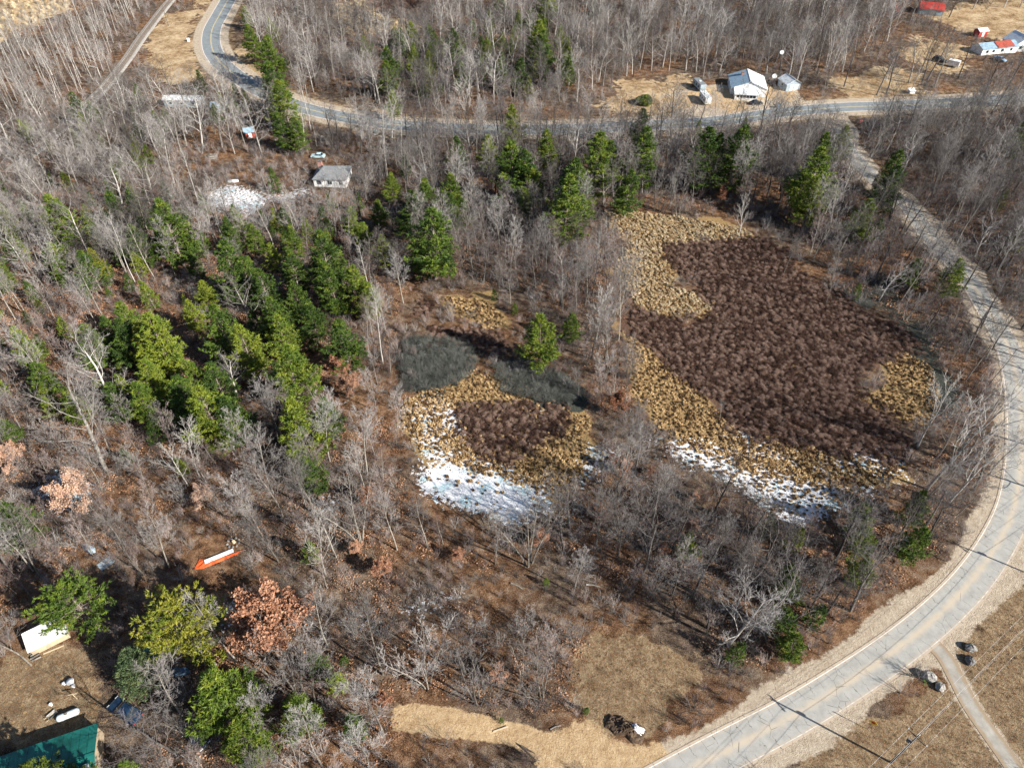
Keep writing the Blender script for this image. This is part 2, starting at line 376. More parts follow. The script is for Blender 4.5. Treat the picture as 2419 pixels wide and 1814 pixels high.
def road_mat(name, cols, dust, dustw, crack, half, edgec=(.42,.34,.26)):
    m, t, b = new_mat(name); n = N(t); uv = n.new('ShaderNodeUVMap', uv_map='along').outputs[0]; oc = n.coord('Object')
    sx = n.new('ShaderNodeSeparateXYZ'); n.l(uv, sx.inputs[0]); u, v = sx.outputs[0], sx.outputs[1]
    base = n.ramp(n.noise(.7, 5, .6, oc), [(.3, cols[0]), (.7, cols[1])])
    base = n.mix(n.math('MULTIPLY', n.noise(14, 3, .7, oc), .35), base, (.12,.12,.12))
    d = n.step(n.math('ADD', n.math('ABSOLUTE', u), n.math('MULTIPLY', n.noise(.5, 4, .6, oc), 1.6)), dustw+1.3, dustw+.2)
    base = n.mix(n.math('MULTIPLY', d, .75), base, dust)
    e = n.step(n.math('ADD', n.math('ABSOLUTE', u), n.math('MULTIPLY', n.noise(1.2, 4, .6, oc), .8)), half+.1, half+.7)
    base = n.mix(n.math('MULTIPLY', e, .85), base, edgec)
    if crack:
        # transverse cracks that wander, and patch outlines
        wob = n.math('MULTIPLY', n.math('SUBTRACT', n.noise(.9, 4, .6, oc), .5), 1.6)
        fr = n.math('FRACT', n.math('DIVIDE', n.math('ADD', v, wob), 1.9))
        ln = n.step(n.math('ABSOLUTE', n.math('SUBTRACT', fr, .5)), .022, .008)
        side = n.step(n.math('ABSOLUTE', u), .6, 1.3)
        pres = n.step(n.noise(.35, 2, .5, oc), .36, .42)
        vo = n.new('ShaderNodeTexVoronoi', feature='DISTANCE_TO_EDGE'); vo.inputs['Scale'].default_value = .42; n.l(oc, vo.inputs['Vector'])
        ck = n.step(vo.outputs['Distance'], .012, .004)
        k = n.math('MAXIMUM', n.math('MULTIPLY', n.math('MULTIPLY', ln, side), pres), n.math('MULTIPLY', ck, n.step(n.noise(.3, 3, .5, oc), .5, .62)))
        base = n.mix(n.math('MULTIPLY', k, .8), base, (.06,.055,.05))
    n.l(base, b.inputs['Base Color']); b.inputs['Roughness'].default_value = .9
    n.l(n.bump(n.noise(25, 3, .6, oc), .01), b.inputs['Normal'])
    return m
M['road_near'] = road_mat('old_pavement', [(.30,.30,.285), (.41,.41,.39)], (.46,.39,.30), .45, True, 2.35)
M['road_far'] = road_mat('asphalt', [(.17,.20,.22), (.25,.28,.30)], (.30,.30,.27), -.9, False, 3.7)
M['line_white'] = varied('worn_white_paint', [(.40,.39,.36), (.58,.57,.54), (.72,.71,.69)], 1.2)
M['line_yellow'] = varied('worn_yellow_paint', [(.42,.36,.22), (.62,.50,.24), (.66,.52,.2)], 1.2)
road_obj('highway', far_w, 4.9, 4.9, .05, M['road_far'], 'blue grey two lane highway sweeping across the top')
near_cut = near_w[:-6]
road_obj('side_road', near_cut, 2.95, 2.95, .054, M['road_near'], 'pale cracked side road curving along the right edge')
for s in (-1, 1):
    road_obj('edge_line', near_cut, -s*2.55+.055, s*2.55+.055, .060, M['line_white'], 'thin white edge line along the '+('inner' if s < 0 else 'outer')+' side of the cracked side road')
    road_obj('edge_line', far_w, -s*3.75+.09, s*3.75+.09, .056, M['line_white'], 'white edge line along the '+('southern' if s < 0 else 'northern')+' side of the highway')
for s in (-.14, .14):
    road_obj('centre_line', far_w, -s+.07, s+.07, .057, M['line_yellow'], 'one of the paired yellow centre lines of the highway')
M['drive'] = road_mat('pale_dirt', [(.26,.24,.21), (.42,.40,.36)], (.34,.31,.27), -.6, False, .75, (.27,.20,.13))
road_obj('driveway', drive_w, 1.3, 1.3, .05, M['drive'], 'narrow pale dirt driveway leading down from the side road')
# railway: ballast bank, two rails, sleepers
M['ballast'] = varied('ballast', [(.16,.145,.13), (.30,.28,.26), (.42,.40,.37)], 2.5, bump=.08)
M['steel'] = varied('rusty_steel', [(.12,.08,.06), (.22,.17,.14), (.34,.30,.27)], 1.0, rough=.5)
M['wood_dark'] = varied('weathered_timber', [(.045,.035,.03), (.09,.075,.06), (.16,.14,.12)], 3.0)
rl = thing('railway', 'single railway track on grey ballast crossing the top left corner', 'railway', (0, 0, 0)); rl['kind'] = 'structure'
V, F, UV = strip(rail_w, 2.4, 2.4, .04); V2, _, _ = strip(rail_w, 1.7, 1.7, .34); k = len(rail_w)
VV = np.concatenate([V, V2]); FF = [[i+2*k, i+3*k, i+3*k+1, i+1+2*k] for i in range(k-1)]+[[i, i+2*k, i+2*k+1, i+1] for i in range(k-1)]+[[i+k, i+k+1, i+3*k+1, i+3*k] for i in range(k-1)]
link('ballast_bed', mesh_np('ballast_bed', VV, np.array(FF), M['ballast']), rl)
for s in (-.72, .72):
    V, F, _ = strip(rail_w, -s+.06, s+.06, .62); Vb = V.copy(); Vb[:, 2] = .44; kk = len(rail_w)
    VV = np.concatenate([V, Vb]); FF = list(F)+[[i, i+1, i+1+2*kk, i+2*kk] for i in range(kk-1)]+[[i+kk, i+3*kk, i+3*kk+1, i+kk+1] for i in range(kk-1)]
    link('rail', mesh_np('rail', VV, np.array(FF), M['steel']), rl)
mbs = MB(); cum = 0; T = np.diff(rail_w, axis=0); Ls = np.linalg.norm(T, axis=1); pos = 0; nxt = 0
for (p, tt, L) in zip(rail_w[:-1], T, Ls):
    while nxt < pos+L:
        c0 = p+tt*((nxt-pos)/L); a = math.atan2(tt[1], tt[0]); ca, sa = math.cos(a), math.sin(a)
        vs = [(c0[0]+x*ca-y*sa, c0[1]+x*sa+y*ca, z) for z in (.30, .44) for x, y in ((-.12,-1.3),(.12,-1.3),(.12,1.3),(-.12,1.3))]
        mbs.add(vs, [(4,5,6,7),(0,1,5,4),(1,2,6,5),(2,3,7,6),(3,0,4,7)]); nxt += .75
    pos += L
so = mbs.build('sleepers', M['wood_dark'], rl); so['kind'] = 'stuff'

# ------------------------------------------------------------------ plants: branching skeletons
def gz(x, y):
    i = int(np.clip(np.searchsorted(gx, x)-1, 0, len(gx)-1)); j = int(np.clip(np.searchsorted(gy, y)-1, 0, len(gy)-1)); return float(GZ[j, i])
def perp(d, rg, ang, az=None):
    d = d/np.linalg.norm(d); a = np.array([0, 0, 1.]) if abs(d[2]) < .9 else np.array([1., 0, 0])
    u = np.cross(d, a); u /= np.linalg.norm(u); v = np.cross(d, u); az = rg.uniform(0, 2*math.pi) if az is None else az
    return d*math.cos(ang)+(u*math.cos(az)+v*math.sin(az))*math.sin(ang)
class Skel:
    def __init__(s, seed): s.rg = np.random.default_rng(seed); s.lines = []
    def line(s, p, d, L, r0, r1, nseg, wob, up, lvl):
        pts = [np.array(p, float)]; d = d/np.linalg.norm(d); dirs = [d]
        for i in range(nseg):
            d = d+s.rg.normal(0, wob, 3)+np.array([0, 0, up]); d /= np.linalg.norm(d)
            pts.append(pts[-1]+d*L/nseg); dirs.append(d)
        s.lines.append((np.array(pts), np.linspace(r0, r1, nseg+1), lvl)); return pts, dirs
    def grow(s, p, d, L, r0, spec, lvl):
        sp_ = spec[lvl]; last = lvl == len(spec)-1
        pts, dirs = s.line(p, d, L, r0, r0*sp_.get('taper', .3), sp_['seg'], sp_['wob'], sp_['up'], lvl)
        if last: return
        cs = spec[lvl+1]; nseg = sp_['seg']; cnt = cs['n']; az0 = s.rg.uniform(0, 6.28)
        for k in range(cnt):
            t = cs['t0']+(1-cs['t0'])*((k+s.rg.uniform(.1, .9))/cnt); f = t*nseg; i = min(int(f), nseg-1); q = pts[i]+(pts[i+1]-pts[i])*(f-i)
            az = az0+k*2.4+s.rg.uniform(-.5, .5)
            dd = perp(dirs[i], s.rg, math.radians(cs['ang']+s.rg.uniform(-10, 10)), az)
            shp = cs['shape'](t) if 'shape' in cs else (1-.55*(t-cs['t0'])/(1-cs['t0']))
            ln = L*cs['len']*shp*s.rg.uniform(.75, 1.25)
            r = r0*(1-(1-sp_.get('taper', .3))*t)
            s.grow(q, dd, ln, max(cs['rmin'], r*cs['rf']), spec, lvl+1)
def tubes(lines, ks):
    V = []; F = []; o = 0
    for pts, rad, lvl in lines:
        k = ks[lvl]; n_ = len(pts); T = np.gradient(pts, axis=0); T /= (np.linalg.norm(T, axis=1)[:, None]+1e-9)
        ref = np.array([0, 0, 1.]) if abs(T[0][2]) < .9 else np.array([1., 0, 0])
        U = np.cross(T, ref); U /= (np.linalg.norm(U, axis=1)[:, None]+1e-9); W = np.cross(T, U)
        a = np.arange(k)*2*math.pi/k
        ring = pts[:, None, :]+rad[:, None, None]*(np.cos(a)[None, :, None]*U[:, None, :]+np.sin(a)[None, :, None]*W[:, None, :])
        last_pt = True
        V.append(ring[:-1].reshape(-1, 3)); V.append(pts[-1:]); m_ = (n_-1)*k
        for j in range(n_-2):
            for i in range(k):
                A, B_, C_, D = o+j*k+i, o+j*k+(i+1) % k, o+(j+1)*k+(i+1) % k, o+(j+1)*k+i
                F.append((A, B_, C_)); F.append((A, C_, D))
        for i in range(k): F.append((o+(n_-2)*k+i, o+(n_-2)*k+(i+1) % k, o+m_))
        o += m_+1
    return np.concatenate(V), np.array(F, np.int32)
def leaves(P, size, rg, n_per=1, spread=.2, updown=.5):
    """small bent leaf quads around points"""
    P = np.repeat(P, n_per, 0)+rg.normal(0, spread, (len(P)*n_per, 3)); k = len(P)
    d = rg.normal(0, 1, (k, 3)); d[:, 2] *= updown; d /= np.linalg.norm(d, axis=1)[:, None]
    nrm = rg.normal(0, 1, (k, 3)); u = np.cross(d, nrm); u /= np.linalg.norm(u, axis=1)[:, None]
    s_ = size*rg.uniform(.6, 1.3, (k, 1))
    V = np.stack([P-d*s_*.5, P+u*s_*.32, P+d*s_*.5, P-u*s_*.32], 1).reshape(-1, 3)
    F = np.arange(k*4).reshape(-1, 4); F = np.concatenate([F[:, [0, 1, 2]], F[:, [0, 2, 3]]]); return V, F.astype(np.int32)

PROTO = {}   # kind -> list of dicts(trunk mesh, crown mesh, joined mesh, height, radius)
def joined(name, parts, mats):
    V = []; F = []; mi = []; o = 0
    for (v, f), k in parts:
        V.append(v); F.append(f+o); mi.append(np.full(len(f), k)); o += len(v)
    return mesh_np(name, np.concatenate(V), np.concatenate(F), mats, np.concatenate(mi))
def reg(kind, tr, cr, mats, h, extra=None):
    me_t = mesh_np(kind+'_trunk', tr[0], tr[1], mats[0], smooth=True); me_c = mesh_np(kind+'_crown', cr[0], cr[1], mats[1])
    d = dict(trunk=me_t, crown=me_c, h=h, parts=[(tr, 0), (cr, 1)], mats=list(mats[:2]))
    if extra is not None:
        d['leaf'] = mesh_np(kind+'_foliage', extra[0], extra[1], mats[2]); d['parts'].append((extra, 2)); d['mats'].append(mats[2])
    PROTO.setdefault(kind, []).append(d)
KS = [6, 4, 3, 3, 3]
def bare(kind, seed, h, r, spec, mats, lean=.03, leafy=None, split=1, stems=1):
    s = Skel(seed); rg = s.rg
    for q in range(stems):
        a = 6.28*q/stems+rg.uniform(0, 1); tilt = lean if stems == 1 else rg.uniform(.10, .32)
        d0 = np.array([math.cos(a)*tilt, math.sin(a)*tilt, 1.]); hh = h*(1 if stems == 1 else rg.uniform(.75, 1.05))
        s.grow([math.cos(a)*.25*(stems > 1), math.sin(a)*.25*(stems > 1), -.3], d0, hh, r*(1 if stems == 1 else .6), spec, 0)
    tr = tubes([l for l in s.lines if l[2] <= split], KS); cr = tubes([l for l in s.lines if l[2] > split], KS)
    ex = None
    if leafy:
        tips = np.array([l[0][-1] for l in s.lines if l[2] >= len(spec)-1]+[l[0][len(l[0])//2] for l in s.lines if l[2] >= len(spec)-2])
        tips = tips[rg.uniform(0, 1, len(tips)) < leafy[2]]
        ex = leaves(tips, leafy[0], rg, leafy[1], .22, .6)
    reg(kind, tr, cr, mats, h, ex)
oval = lambda t: .35+1.0*math.sin(math.pi*min(1, max(0, (t-.2)/.9)))**.8
def sp_forest(nl=15, l1=.30, up=.10, t0=.35):
    return [dict(seg=9, wob=.035, up=.02, taper=.15), dict(n=nl, t0=t0, ang=42, len=l1, rf=.33, rmin=.022, seg=5, wob=.10, up=up, taper=.25),
            dict(n=7, t0=.15, ang=38, len=.48, rf=.5, rmin=.014, seg=3, wob=.10, up=.08, taper=.4),
            dict(n=6, t0=.12, ang=36, len=.46, rf=.6, rmin=.015, seg=2, wob=.10, up=.06, taper=.6),
            dict(n=5, t0=.12, ang=34, len=.55, rf=.8, rmin=.013, seg=1, wob=.1, up=.03)]
def sp_oak():
    return [dict(seg=7, wob=.06, up=.02, taper=.35), dict(n=12, t0=.28, ang=50, len=.52, rf=.40, rmin=.05, seg=6, wob=.20, up=.10, taper=.25, shape=lambda t: 1.15-.5*t),
            dict(n=8, t0=.18, ang=45, len=.42, rf=.45, rmin=.02, seg=4, wob=.20, up=.08, taper=.35),
            dict(n=6, t0=.12, ang=42, len=.45, rf=.55, rmin=.016, seg=3, wob=.16, up=.05, taper=.6),
            dict(n=5, t0=.12, ang=38, len=.55, rf=.8, rmin=.014, seg=1, wob=.1, up=.03)]
def sp_aspen():
    return [dict(seg=9, wob=.03, up=.02, taper=.2), dict(n=13, t0=.50, ang=38, len=.20, rf=.4, rmin=.028, seg=4, wob=.12, up=.14, taper=.3),
            dict(n=7, t0=.15, ang=35, len=.5, rf=.5, rmin=.015, seg=3, wob=.1, up=.1, taper=.5),
            dict(n=6, t0=.2, ang=32, len=.5, rf=.6, rmin=.012, seg=2, wob=.1, up=.05)]
def sp_birch():
    return [dict(seg=8, wob=.05, up=.02, taper=.2), dict(n=13, t0=.25, ang=36, len=.46, rf=.55, rmin=.045, seg=6, wob=.10, up=.12, taper=.25),
            dict(n=7, t0=.25, ang=34, len=.40, rf=.5, rmin=.022, seg=4, wob=.10, up=.08, taper=.4),
            dict(n=6, t0=.15, ang=32, len=.42, rf=.6, rmin=.012, seg=2, wob=.08, up=.03),
            dict(n=4, t0=.2, ang=30, len=.5, rf=.8, rmin=.011, seg=1, wob=.08, up=0)]
for i in range(4): bare('bare_tree', 100+i, 17, .165, sp_forest(16+i, .29+.02*i, .10, .30+.05*(i % 2)), (M['bark_grey'], M['twig_grey']))
for i in range(2): bare('young_tree', 120+i, 12, .11, sp_forest(18, .30, .14, .18)[:4]+[dict(n=3, t0=.2, ang=32, len=.5, rf=.8, rmin=.009, seg=1, wob=.1, up=.03)], (M['bark_grey'], M['twig_brown']))
for i in range(3): bare('oak_tree', 140+i, 15, .27, sp_oak(), (M['bark_dark'], M['twig_dark']))
for i in range(2): bare('pale_oak', 160+i, 15, .29, sp_oak(), (M['bark_white'], M['twig_grey']))
for i in range(3): bare('aspen_tree', 180+i, 18, .125, sp_aspen(), (M['bark_white'], M['twig_grey']))
for i in range(2): bare('birch_tree', 200+i, 17, .20, sp_birch(), (M['bark_white'], M['twig_white']))
for i in range(2): bare('clump_tree', 220+i, 11, .15, sp_forest(10, .30, .14, .2)[:4], (M['bark_grey'], M['twig_grey']), stems=4)
for i in range(2): bare('russet_oak', 240+i, 9, .17, sp_oak()[:4], (M['bark_dark'], M['twig_brown'], M['leaf_russet']), leafy=(.30, 9, .95))
bare('russet_oak', 245, 9, .17, sp_oak()[:4], (M['bark_grey'], M['twig_brown'], M['leaf_pale']), leafy=(.30, 9, .95))

def conifer(kind, seed, h, Rm, mat, base=.22, whorls=24, per=6, ntuft=9, tl=.62, droop=0.0, dens=1.0, narrow=1.0, lump=.35):
    rg = np.random.default_rng(seed); s = Skel(seed+1)
    s.line([0, 0, -.3], np.array([rg.uniform(-.04, .04), rg.uniform(-.04, .04), 1.]), h+.2, h*.014+.05, .03, 10, .012, .02, 0)
    tp = s.lines[0][0]; tips = []; tdir = []
    for wv in range(whorls):
        f = base+(1-base)*(wv/(whorls-1))**.95; z = f*h
        q = tp[min(10, int(f*10))]+(tp[min(10, int(f*10)+1)]-tp[min(10, int(f*10))])*(f*10-int(f*10))
        g_ = (f-base)/(1-base); prof = (1-g_)**.75*min(1, .55+g_*3)*narrow+.04
        for bq in range(per if g_ < .85 else 4):
            az = rg.uniform(0, 6.28); L = Rm*prof*rg.uniform(1-lump, 1+lump*.6)
            if L < .25: L = .25
            el = .12+.75*g_-droop; d = np.array([math.cos(az)*math.cos(el), math.sin(az)*math.cos(el), math.sin(el)])
            pts, dirs = s.line(q, d, L, max(.02, .035*L*.5), .012, 4, .07, .06-droop*.2, 1)
            nb = max(3, int(L*1.9*dens))
            for k_ in range(nb):
                t = .28+.72*(k_+rg.uniform(0, 1))/nb; i = min(3, int(t*4)); p = pts[i]+(pts[i+1]-pts[i])*(t*4-i)
                sd = perp(dirs[i], rg, rg.uniform(.5, 1.1), rg.choice([0, math.pi])+rg.uniform(-.5, .5)); sd[2] = abs(sd[2])*.5+.08
                sl = L*.34*(1.1-t)+.35
                m_ = max(1, int(sl*2.6*dens))
                for j in range(m_):
                    u = (j+rg.uniform(.3, 1))/m_; tips.append(p+sd*sl*u); tdir.append(sd*.6+dirs[i]*.4+np.array([0, 0, .35]))
            tips.append(pts[-1]); tdir.append(dirs[-1]+np.array([0, 0, .3]))
    tips.append(tp[-1]); tdir.append(np.array([0, 0, 1.]))
    P = np.array(tips); D = np.array(tdir); D /= np.linalg.norm(D, axis=1)[:, None]; k = len(P)
    V = []; F = []; o = 0
    for j in range(ntuft):
        dd = D*.7+rg.normal(0, .62, (k, 3)); dd /= np.linalg.norm(dd, axis=1)[:, None]
        u = np.cross(dd, rg.normal(0, 1, (k, 3))); u /= np.linalg.norm(u, axis=1)[:, None]
        ln = tl*rg.uniform(.6, 1.2, (k, 1)); B0 = P+rg.normal(0, .06, (k, 3))
        V.append(np.stack([B0-u*ln*.16, B0+u*ln*.16, B0+dd*ln], 1).reshape(-1, 3)); F.append(np.arange(k*3).reshape(-1, 3)+o); o += k*3
    tr = tubes(s.lines, [6, 3])
    reg(kind, tr, (np.concatenate(V), np.concatenate(F).astype(np.int32)), (M['bark_pine'], mat), h)
for i in range(3): conifer('pine_tree', 300+i, 16, 4.6, M['needles'], base=.15, ntuft=9, tl=.52, dens=1.05, lump=.5)
conifer('yellow_pine', 310, 15, 4.4, M['needles_yellow'], base=.2, ntuft=9, tl=.52, dens=1.05, lump=.5)
for i in range(2): conifer('broad_pine', 320+i, 15, 6.4, M['needles_yellow'] if i else M['needles'], base=.40, whorls=18, per=7, ntuft=9, tl=.5, dens=1.0, lump=.6)
conifer('young_pine', 330, 8, 2.4, M['needles'], base=.08, whorls=15, per=6, ntuft=6, tl=.5)
conifer('cedar_tree', 340, 9, 3.1, M['needles_blue'], base=.03, whorls=30, per=10, ntuft=5, tl=.4, droop=.1, lump=.15)

# small low plants, one joined mesh each (only used inside the stuff objects)
def twigs(seed, n_, h, spread_, r, mat, name, sub=5, leafm=None):
    s = Skel(seed); rg = s.rg
    for i in range(n_):
        a = rg.uniform(0, 6.28); tl_ = rg.uniform(.05, spread_)
        s.grow([rg.normal(0, .12), rg.normal(0, .12), -.1], np.array([math.cos(a)*tl_, math.sin(a)*tl_, 1.]), h*rg.uniform(.6, 1.1), r,
               [dict(seg=3, wob=.12, up=.03, taper=.4), dict(n=sub, t0=.25, ang=34, len=.5, rf=.7, rmin=r*.6, seg=2, wob=.12, up=.05, taper=.5), dict(n=2, t0=.3, ang=30, len=.5, rf=.8, rmin=r*.5, seg=1, wob=.1, up=0)], 0)
    V, F = tubes(s.lines, [3, 3, 3]); return mesh_np(name, V, F, mat)
M['bog_twig'] = varied('bog_twig', [(.06,.033,.024), (.15,.09,.068), (.30,.21,.17)], 1.2, jitter=.6)
M['straw_blade'] = varied('straw_blade', [(.09,.05,.022), (.30,.185,.085), (.56,.40,.21)], 1.6, jitter=.5)
M['pale_blade'] = varied('pale_blade', [(.30,.22,.13), (.48,.38,.24), (.62,.52,.36)], 1.6, jitter=.4)
M['dry_leaf'] = varied('dry_leaf', [(.12,.055,.03), (.30,.15,.08), (.46,.27,.17)], 3.0, jitter=.6)
def bogclump(seed, name, mat, h=.75, sprd=.75, n_=60):
    rg = np.random.default_rng(seed); L = []
    for i in range(n_):
        a = rg.uniform(0, 6.28); q = rg.uniform(0, 1)**.6; x, y = math.cos(a)*q*sprd*.55, math.sin(a)*q*sprd*.55
        top = np.array([math.cos(a)*q*sprd, math.sin(a)*q*sprd, h*math.sqrt(max(.08, 1-q*q*.85))*rg.uniform(.8, 1.15)])
        b0 = np.array([x, y, 0]); mid = (b0+top)/2+rg.normal(0, .06, 3)
        L.append((np.array([b0, mid, top]), np.array([.014, .012, .006]), 0))
        for k_ in range(3):
            L.append((np.array([mid+(top-mid)*rg.uniform(0, .6), top+rg.normal(0, .14, 3)]), np.array([.011, .006]), 0))
    V, F = tubes(L, [3]); V2, F2 = leaves(np.array([l[0][-1] for l in L]), .11, rg, 2, .07, .8)
    return mesh_np(name, np.concatenate([V, V2]), np.concatenate([F, F2+len(V)]), mat)
def tussock(seed, name, mat, h=.5, rad=.45, n_=150):
    rg = np.random.default_rng(seed); V = []; F = []; o = 0
    k_ = 9; hz = h*.55   # the core mound
    for z, q in ((-.1, 1.0), (hz*.6, .85), (hz, .45)):
        for i in range(k_): a = 6.283*i/k_; q = q*rg.uniform(.75, 1.15); V.append((math.cos(a)*rad*.5*q, math.sin(a)*rad*.5*q, z))
    V.append((0, 0, hz*1.1))
    for j in range(2):
        for i in range(k_): A, B_ = j*k_+i, j*k_+(i+1) % k_; F += [(A, B_, B_+k_), (A, B_+k_, A+k_)]
    for i in range(k_): F.append((2*k_+i, 2*k_+(i+1) % k_, 3*k_))
    for i in range(n_):
        a = rg.uniform(0, 6.28); q = rg.uniform(0, .5)*rad; L = rad*rg.uniform(.7, 1.5); z0 = hz*rg.uniform(.3, 1.0); o = len(V)
        dx, dy = math.cos(a), math.sin(a); wd = .022
        b0 = (dx*q, dy*q, z0); m_ = (dx*(q+L*.45), dy*(q+L*.45), z0+h*.42*rg.uniform(.5, 1.2)); e = (dx*(q+L), dy*(q+L), max(.02, z0-h*.35*rg.uniform(0, 1.2)))
        V += [(b0[0]-dy*wd, b0[1]+dx*wd, b0[2]), (b0[0]+dy*wd, b0[1]-dx*wd, b0[2]), (m_[0]-dy*wd, m_[1]+dx*wd, m_[2]), (m_[0]+dy*wd, m_[1]-dx*wd, m_[2]), e]
        F += [(o, o+1, o+3), (o, o+3, o+2), (o+2, o+3, o+4)]
    return mesh_np(name, np.array(V), np.array(F, np.int32), mat)
def leafpile(seed, name):
    rg = np.random.default_rng(seed); P = np.c_[rg.normal(0, 1.0, (90, 2)), rg.uniform(.03, .2, 90)]
    V, F = leaves(P, .26, rg, 1, .02, .35); return mesh_np(name, V, F, M['dry_leaf'])

def stuff(name, label, cat, metas, pts, scales, rots, picks):
    """one object: many tiny plants nobody could count, spread by geometry nodes over the given points"""
    src = []
    for i, me in enumerate(metas):
        o = bpy.data.objects.new(name+'_source', me); src.append(o)
    me = bpy.data.meshes.new(name); me.vertices.add(len(pts)); me.vertices.foreach_set('co', np.asarray(pts, np.float32).ravel())
    for nm, arr, ty in (('scl', scales, 'FLOAT'), ('rot', rots, 'FLOAT'), ('pick', picks, 'INT')):
        a = me.attributes.new(nm, ty, 'POINT'); a.data.foreach_set('value', np.asarray(arr, np.float32 if ty == 'FLOAT' else np.int32))
    o = link(name, me); g = bpy.data.node_groups.new(name, 'GeometryNodeTree')
    g.interface.new_socket('Geometry', in_out='INPUT', socket_type='NodeSocketGeometry'); g.interface.new_socket('Geometry', in_out='OUTPUT', socket_type='NodeSocketGeometry')
    gi = g.nodes.new('NodeGroupInput'); go = g.nodes.new('NodeGroupOutput'); jn = g.nodes.new('GeometryNodeJoinGeometry'); ip = g.nodes.new('GeometryNodeInstanceOnPoints')
    for s_ in src:
        q = g.nodes.new('GeometryNodeObjectInfo'); q.inputs['Object'].default_value = s_; q.inputs['As Instance'].default_value = True
        g.links.new(q.outputs['Geometry'], jn.inputs[0])
    def attr(nm, ty):
        q = g.nodes.new('GeometryNodeInputNamedAttribute'); q.data_type = ty; q.inputs['Name'].default_value = nm; return q.outputs['Attribute']
    cx = g.nodes.new('ShaderNodeCombineXYZ'); g.links.new(attr('rot', 'FLOAT'), cx.inputs[2])
    er = g.nodes.new('FunctionNodeEulerToRotation'); g.links.new(cx.outputs[0], er.inputs[0])
    g.links.new(gi.outputs[0], ip.inputs['Points']); g.links.new(jn.outputs[0], ip.inputs['Instance']); ip.inputs['Pick Instance'].default_value = True
    g.links.new(attr('pick', 'INT'), ip.inputs['Instance Index']); g.links.new(er.outputs[0], ip.inputs['Rotation']); g.links.new(attr('scl', 'FLOAT'), ip.inputs['Scale'])
    g.links.new(ip.outputs[0], go.inputs[0]); md = o.modifiers.new('spread', 'NODES'); md.node_group = g
    return tag(o, label, cat, None, 'stuff')
def stuff_here(name, label, cat, metas, xy, smin, smax, dz=0.0):
    if not len(xy): return
    k = len(xy); pts = [(x, y, gz(x, y)+dz) for x, y in xy]
    return stuff(name, label, cat, metas, pts, smin+(smax-smin)*R.uniform(0, 1, k)**1.3, R.uniform(0, 6.28, k), R.integers(0, len(metas), k))

# ------------------------------------------------------------------ scatter helpers
def inside_many(XY, poly):
    return poly_sd(XY[:, 0], XY[:, 1], poly)
def scatter(poly, spacing, jitter=.5, margin=0.0):
    P = np.array(poly); x0, y0 = P.min(0); x1, y1 = P.max(0)
    X, Y = np.meshgrid(np.arange(x0, x1, spacing), np.arange(y0, y1, spacing)); X = X.ravel()+R.uniform(-jitter, jitter, X.size)*spacing; Y = Y.ravel()+R.uniform(-jitter, jitter, Y.size)*spacing
    q = np.c_[X, Y]; q = q[inside_many(q, poly) > margin]
    return q
def gridval(XY, Z):
    i = np.clip(np.searchsorted(gx, XY[:, 0])-1, 0, len(gx)-1); j = np.clip(np.searchsorted(gy, XY[:, 1])-1, 0, len(gy)-1); return Z[j, i]
def in_view(XY, mpx=140, z=8):
    f = XY[:, 1]*cP-(z-CAMH)*sP; u = CX+XY[:, 0]/f*FPX; up = XY[:, 1]*sP+(z-CAMH)*cP; v = CY-up/f*FPX
    return (f > 1) & (u > -mpx) & (u < 2419+mpx) & (v > -mpx*1.3) & (v < 1814+mpx*1.6)

